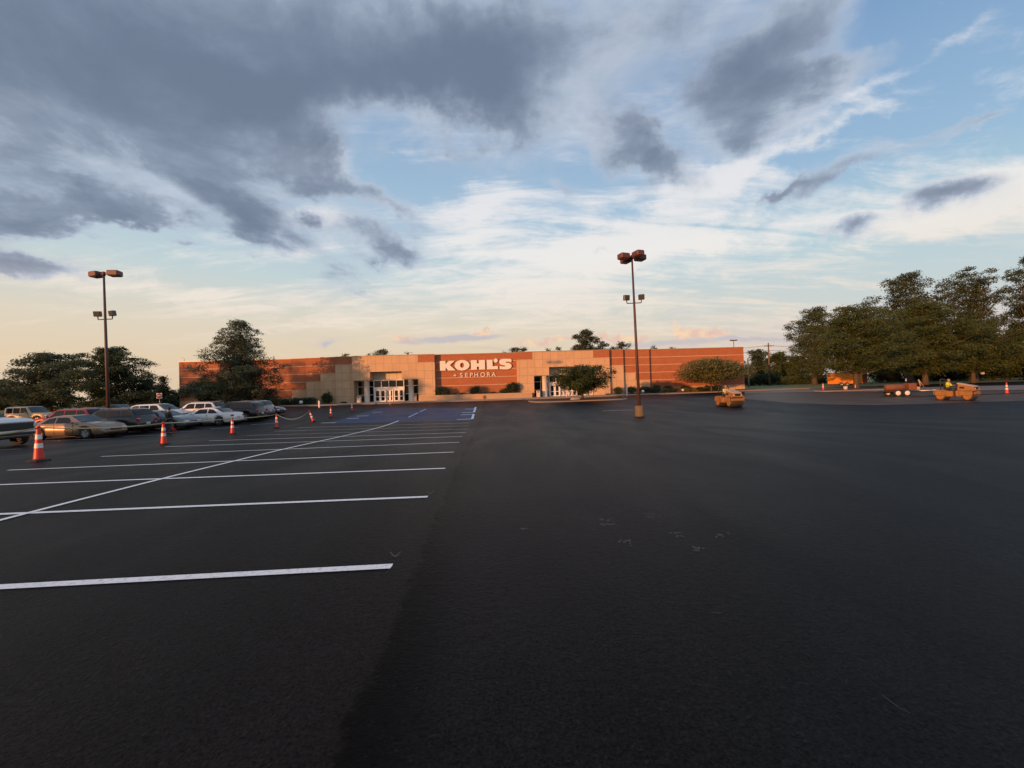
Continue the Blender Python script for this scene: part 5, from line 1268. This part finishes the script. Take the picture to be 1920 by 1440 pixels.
for s in (-1, 1):
    for x in (-.38, .42):
        Mx = Matrix.Translation((x, s * .74, .36)) @ Matrix.Rotation(-s * pi / 2, 4, 'X')
        mb = MB(); mb.lathe([(.2, -.1), (.35, -.1), (.36, .0), (.35, .1), (.2, .1)], 22, Mx, cap=False); w_ = mb.build('wheel', M['rubber'], t)
        mb = MB(); mb.lathe([(.225, .0), (.225, .11), (.14, .09), (.05, .13), (.01, .13)], 18, Mx); mb.build('rim', M['reflective'], w_)
mb = MB(); mb.tube([(1.9, .4, .55), (3.2, 0, .55)], .04, 6); mb.tube([(1.9, -.4, .55), (3.2, 0, .55)], .04, 6); mb.cbox((3.3, 0, .55), (.5, .12, .12), .02); mb.build('drawbar', M['reflective'], t)

# ------------------------------------------------------------------ small things along the front
def bin_(px, o, label, h=1.15, w=.62):
    p = fw(fs_(px, o), o, .28 if o > 0 else FLOOR)
    t = thing('litter_bin', label, 'litter bin', p, FTH, 'cream litter bins at the entrances')
    mb = MB(); mb.cbox((0, 0, h * .44), (w, w, h * .88), .03); mb.build('bin_body', M['cream'], t)
    mb = MB(); mb.cbox((0, 0, h * .93), (w * 1.06, w * 1.06, h * .13), .04); mb.build('bin_lid', M['band'], t)
    mb = MB(); mb.cbox((0, -w / 2 - .005, h * .78), (w * .5, .02, h * .12), .005); mb.build('opening', M['dark'], t)
bin_(672.5, .5, 'cream litter bin left of the left entrance column'); bin_(777.3, -.9, 'cream litter bin right of the left entrance doors')
bin_(1008.3, .5, 'cream litter bin left of the right entrance column'); bin_(1107.5, -.6, 'cream litter bin right of the tree before the right entrance')
def post(px, ybot, ytop, label, r=.07, m_='reflective'):
    b = on(px, ybot); H = at(px, ytop, b.y).z - b.z; t = thing('marker_post', label, 'post', b, 0, 'white marker posts on the walk')
    mb = MB(); mb.cbox((0, 0, H / 2), (r * 2, r * 2, H), .01); mb.build('post_body', M[m_], t)
    mb = MB(); mb.cbox((0, 0, H + .03), (r * 2.3, r * 2.3, .06), .01); mb.build('post_cap', M['trim_metal'], t)
post(598.6, 764, 752, 'white post on the walk left of the bright green shrub', .09); post(1175.6, 742.5, 721, 'slim white post between the round bushes left of the lamp post', .07)
def globe(px, o, z, label, r=.22):
    p = fw(fs_(px, o), o, z); t = thing('garden_light', label, 'garden light', p, 0, 'round white garden lights in the beds')
    mb = MB(); mb.lathe([(.01, -r), (r * .7, -r * .7), (r, 0), (r * .75, r * .62), (.01, r * .8)], 18, Matrix.Translation((0, 0, .42)) @ Matrix.Rotation(.5, 4, 'X')); mb.build('lamp_globe', M['reflective'], t)
    mb = MB(); mb.cyl((0, 0, -.1), (0, 0, .3), .04, 8); mb.build('stake', M['black_metal'], t)
globe(563.5, 2.3, .25, 'white round garden light before the hedge left of the left entrance', .3); globe(1204.8, 2.4, .35, 'white round garden light just right of the lamp post', .27); globe(1279.6, 2.5, .38, 'white round garden light among the golden bushes', .25)
# hydrant
hb = fw(fs_(904, 2.0), 2.0, .16); t = thing('fire_hydrant', 'yellow-orange fire hydrant before the planter wall', 'fire hydrant', hb)
M['hyd'] = mat('hydrant_paint', (.55, .22, .04), .5)
mb = MB(); mb.lathe([(.17, 0), (.17, .05), (.12, .07), (.12, .52), (.15, .54), (.15, .6), (.11, .72), (.04, .78), (.03, .84), (.01, .85)], 18); mb.build('barrel', M['hyd'], t)
for s in (-1, 1): mb = MB(); mb.cyl((s * .1, 0, .42), (s * .23, 0, .42), .065, 10); mb.build('outlet', M['hyd'], t)
# white arched frame by the right doors
p = fw(fs_(1067, .6), .6, .2); t = thing('cart_frame', 'white arched rail standing before the right entrance doors', 'rail', p, FTH)
for k in range(2):
    x = k * .62 - .31; mb = MB(); mb.tube([(x - .24, 0, 0), (x - .24, 0, .62)] + [(x + .24 * cos(a), 0, .62 + .24 * sin(a)) for a in [pi - pi * q / 8 for q in range(9)]] + [(x + .24, 0, 0)], .045, 8); mb.build('arch', M['reflective'], t)
# white tub, island debris
b = on(1585.5, 733); t = thing('white_bucket', 'small white bucket on the ground before the orange trailer', 'bucket', b)
mb = MB(); mb.lathe([(.19, 0), (.24, .55), (.25, .56), (.25, .6), (.22, .6), (.2, .5)], 18); mb.build('bucket_body', M['reflective'], t)
mb = MB(); mb.tube([(.24 * cos(a), 0, .56 + .22 * sin(a)) for a in [pi * q / 8 for q in range(9)]], .012, 6); mb.build('bucket_handle', M['chrome'], t)
b = gp(1078, 53.6); b.z += .17
t = thing('landscape_rock', 'pale rock at the foot of the spiky evergreen on the island', 'rock', b)
rr = random.Random(3); bm = bmesh.new(); bmesh.ops.create_icosphere(bm, subdivisions=2, radius=.5)
for v in bm.verts: v.co = Vector((v.co.x * 1.4, v.co.y * .8, v.co.z * .7)) * rr.uniform(.85, 1.12)
me = bpy.data.meshes.new('stone'); bm.to_mesh(me); bm.free(); me.materials.append(mat('pale_rock', (.42, .36, .30), .85, var=.2)); o = bpy.data.objects.new('stone', me); col.objects.link(o); o.parent = t
b = fw(fs_(1844, 0), 0, 0); b = gp(1844, 84); b.z += .5
t = thing('garden_light', 'small white ball light before the green bank at the right edge', 'garden light', b, 0, 'round white garden lights in the beds')
mb = MB(); mb.lathe([(.01, -.3), (.25, -.2), (.32, 0), (.25, .2), (.01, .3)], 16, Matrix.Translation((0, 0, 1.0))); mb.build('lamp_globe', M['reflective'], t)
mb = MB(); mb.cyl((0, 0, -.6), (0, 0, .8), .05, 8); mb.build('stake', M['black_metal'], t)

# road sign on the left: red disc with a white bar
b = gp(299, 58); H = at(299, 737, 58).z - b.z
t = thing('no_entry_sign', 'red no entry sign on a post left of the store', 'road sign', b, FTH)
mb = MB(); mb.cyl((0, 0, 0), (0, 0, H), .035, 8); mb.build('sign_post', M['rim'], t)
mb = MB(); mb.cbox((0, -.045, H - .38), (.76, .02, .76), .005); mb.build('sign_plate', M['reflective'], t)
mb = MB(); mb.lathe([(.35, 0), (.35, .012)], 28, Matrix.Translation((0, -.057, H - .38)) @ Matrix.Rotation(pi / 2, 4, 'X')); sg_ = mb.build('sign_disc', mat('sign_red', (.42, .02, .02), .5), t)
mb = MB(); mb.cbox((0, -.072, H - .38), (.5, .006, .12), 0); mb.build('sign_bar', M['reflective'], sg_)

# utility poles and wires
def upole(px, Y, ytop, label, arm, m_='wood_pole'):
    b = gp(px, Y); H = at(px, ytop, Y).z - b.z; t = thing('utility_pole', label, 'utility pole', b)
    mb = MB(); mb.tube([(0, 0, -.3), (0, 0, H)], [.2, .13], 10); mb.build('pole', M[m_], t)
    if arm:
        mb = MB(); mb.cbox((0, -.14, H - .75), (2.3, .12, .14), .01); ar = mb.build('crossarm', M[m_], t)
        for x in (-1.05, -.5, .5, 1.05):
            mb = MB(); mb.lathe([(.05, 0), (.06, .08), (.03, .14), (.01, .16)], 8, Matrix.Translation((x, -.14, H - .68))); mb.build('insulator', M['lens_frame'], ar)
    return Vector((b.x, b.y, b.z + H - .6))
pt = upole(1444, 98, 643, 'wooden utility pole with a crossarm right of the store', True)
upole(1404.5, 92, 671, 'pale bare pole at the right corner of the store', False, 'concrete')
for k, (dz, lab) in enumerate(((0, 'upper power line running from the utility pole into the grove'), (-1.1, 'lower power line running from the utility pole into the grove'))):
    for e, (q, l2) in enumerate(((Vector((pt.x + 26, pt.y + 6, pt.z + .4 + dz)), lab), (Vector((pt.x - 40, pt.y + 30, pt.z + .2 + dz)), lab.replace('into the grove', 'leftwards behind the store')))):
        a = pt + Vector((0, 0, dz)); pts = [a.lerp(q, u / 12) - a - Vector((0, 0, 2.4 * u / 12 * (1 - u / 12))) for u in range(13)]
        mb = MB(); mb.tube(pts, .035, 5); o = mb.build('power_line', M['black_metal']); o.location = a; tag(o, l2, 'power line')
# low pale house beyond the hedge
b = gp(1428, 135); t = thing('house', 'low pale house with a light roof beyond the dark hedge', 'house', b, R(8))
mb = MB(); mb.box(-3.4, 3.4, -3, 3, -.5, 3.0); mb.build('house_wall', M['cream'], t)
mb = MB(); mb.add([(-3.8, -3.5, 2.9), (3.8, -3.5, 2.9), (3.8, 3.5, 2.9), (-3.8, 3.5, 2.9), (-3.0, 0, 4.6), (3.0, 0, 4.6)], [(0, 1, 5, 4), (2, 3, 4, 5), (1, 2, 5), (3, 0, 4), (3, 2, 1, 0)]); mb.build('house_roof', mat('house_roof', (.42, .33, .28), .8), t)
for x in (-1.8, 1.6): mb = MB(); mb.box(x - .5, x + .5, -3.05, -3.0, 1.0, 2.2); mb.build('house_window', M['glass'], t)
# small bracket lamp on the parapet at the left end
b = fw(fs_(345, -2.25), -2.4, ZT + .1); 
mb = MB(); L0 = b - store.location; mb.tube([L0, L0 + Vector((0, 0, .5)), L0 + Vector((-.25, -.1, .72)), L0 + Vector((-.5, -.2, .6))], .04, 6); mb.build('roof_camera', M['reflective'], store)
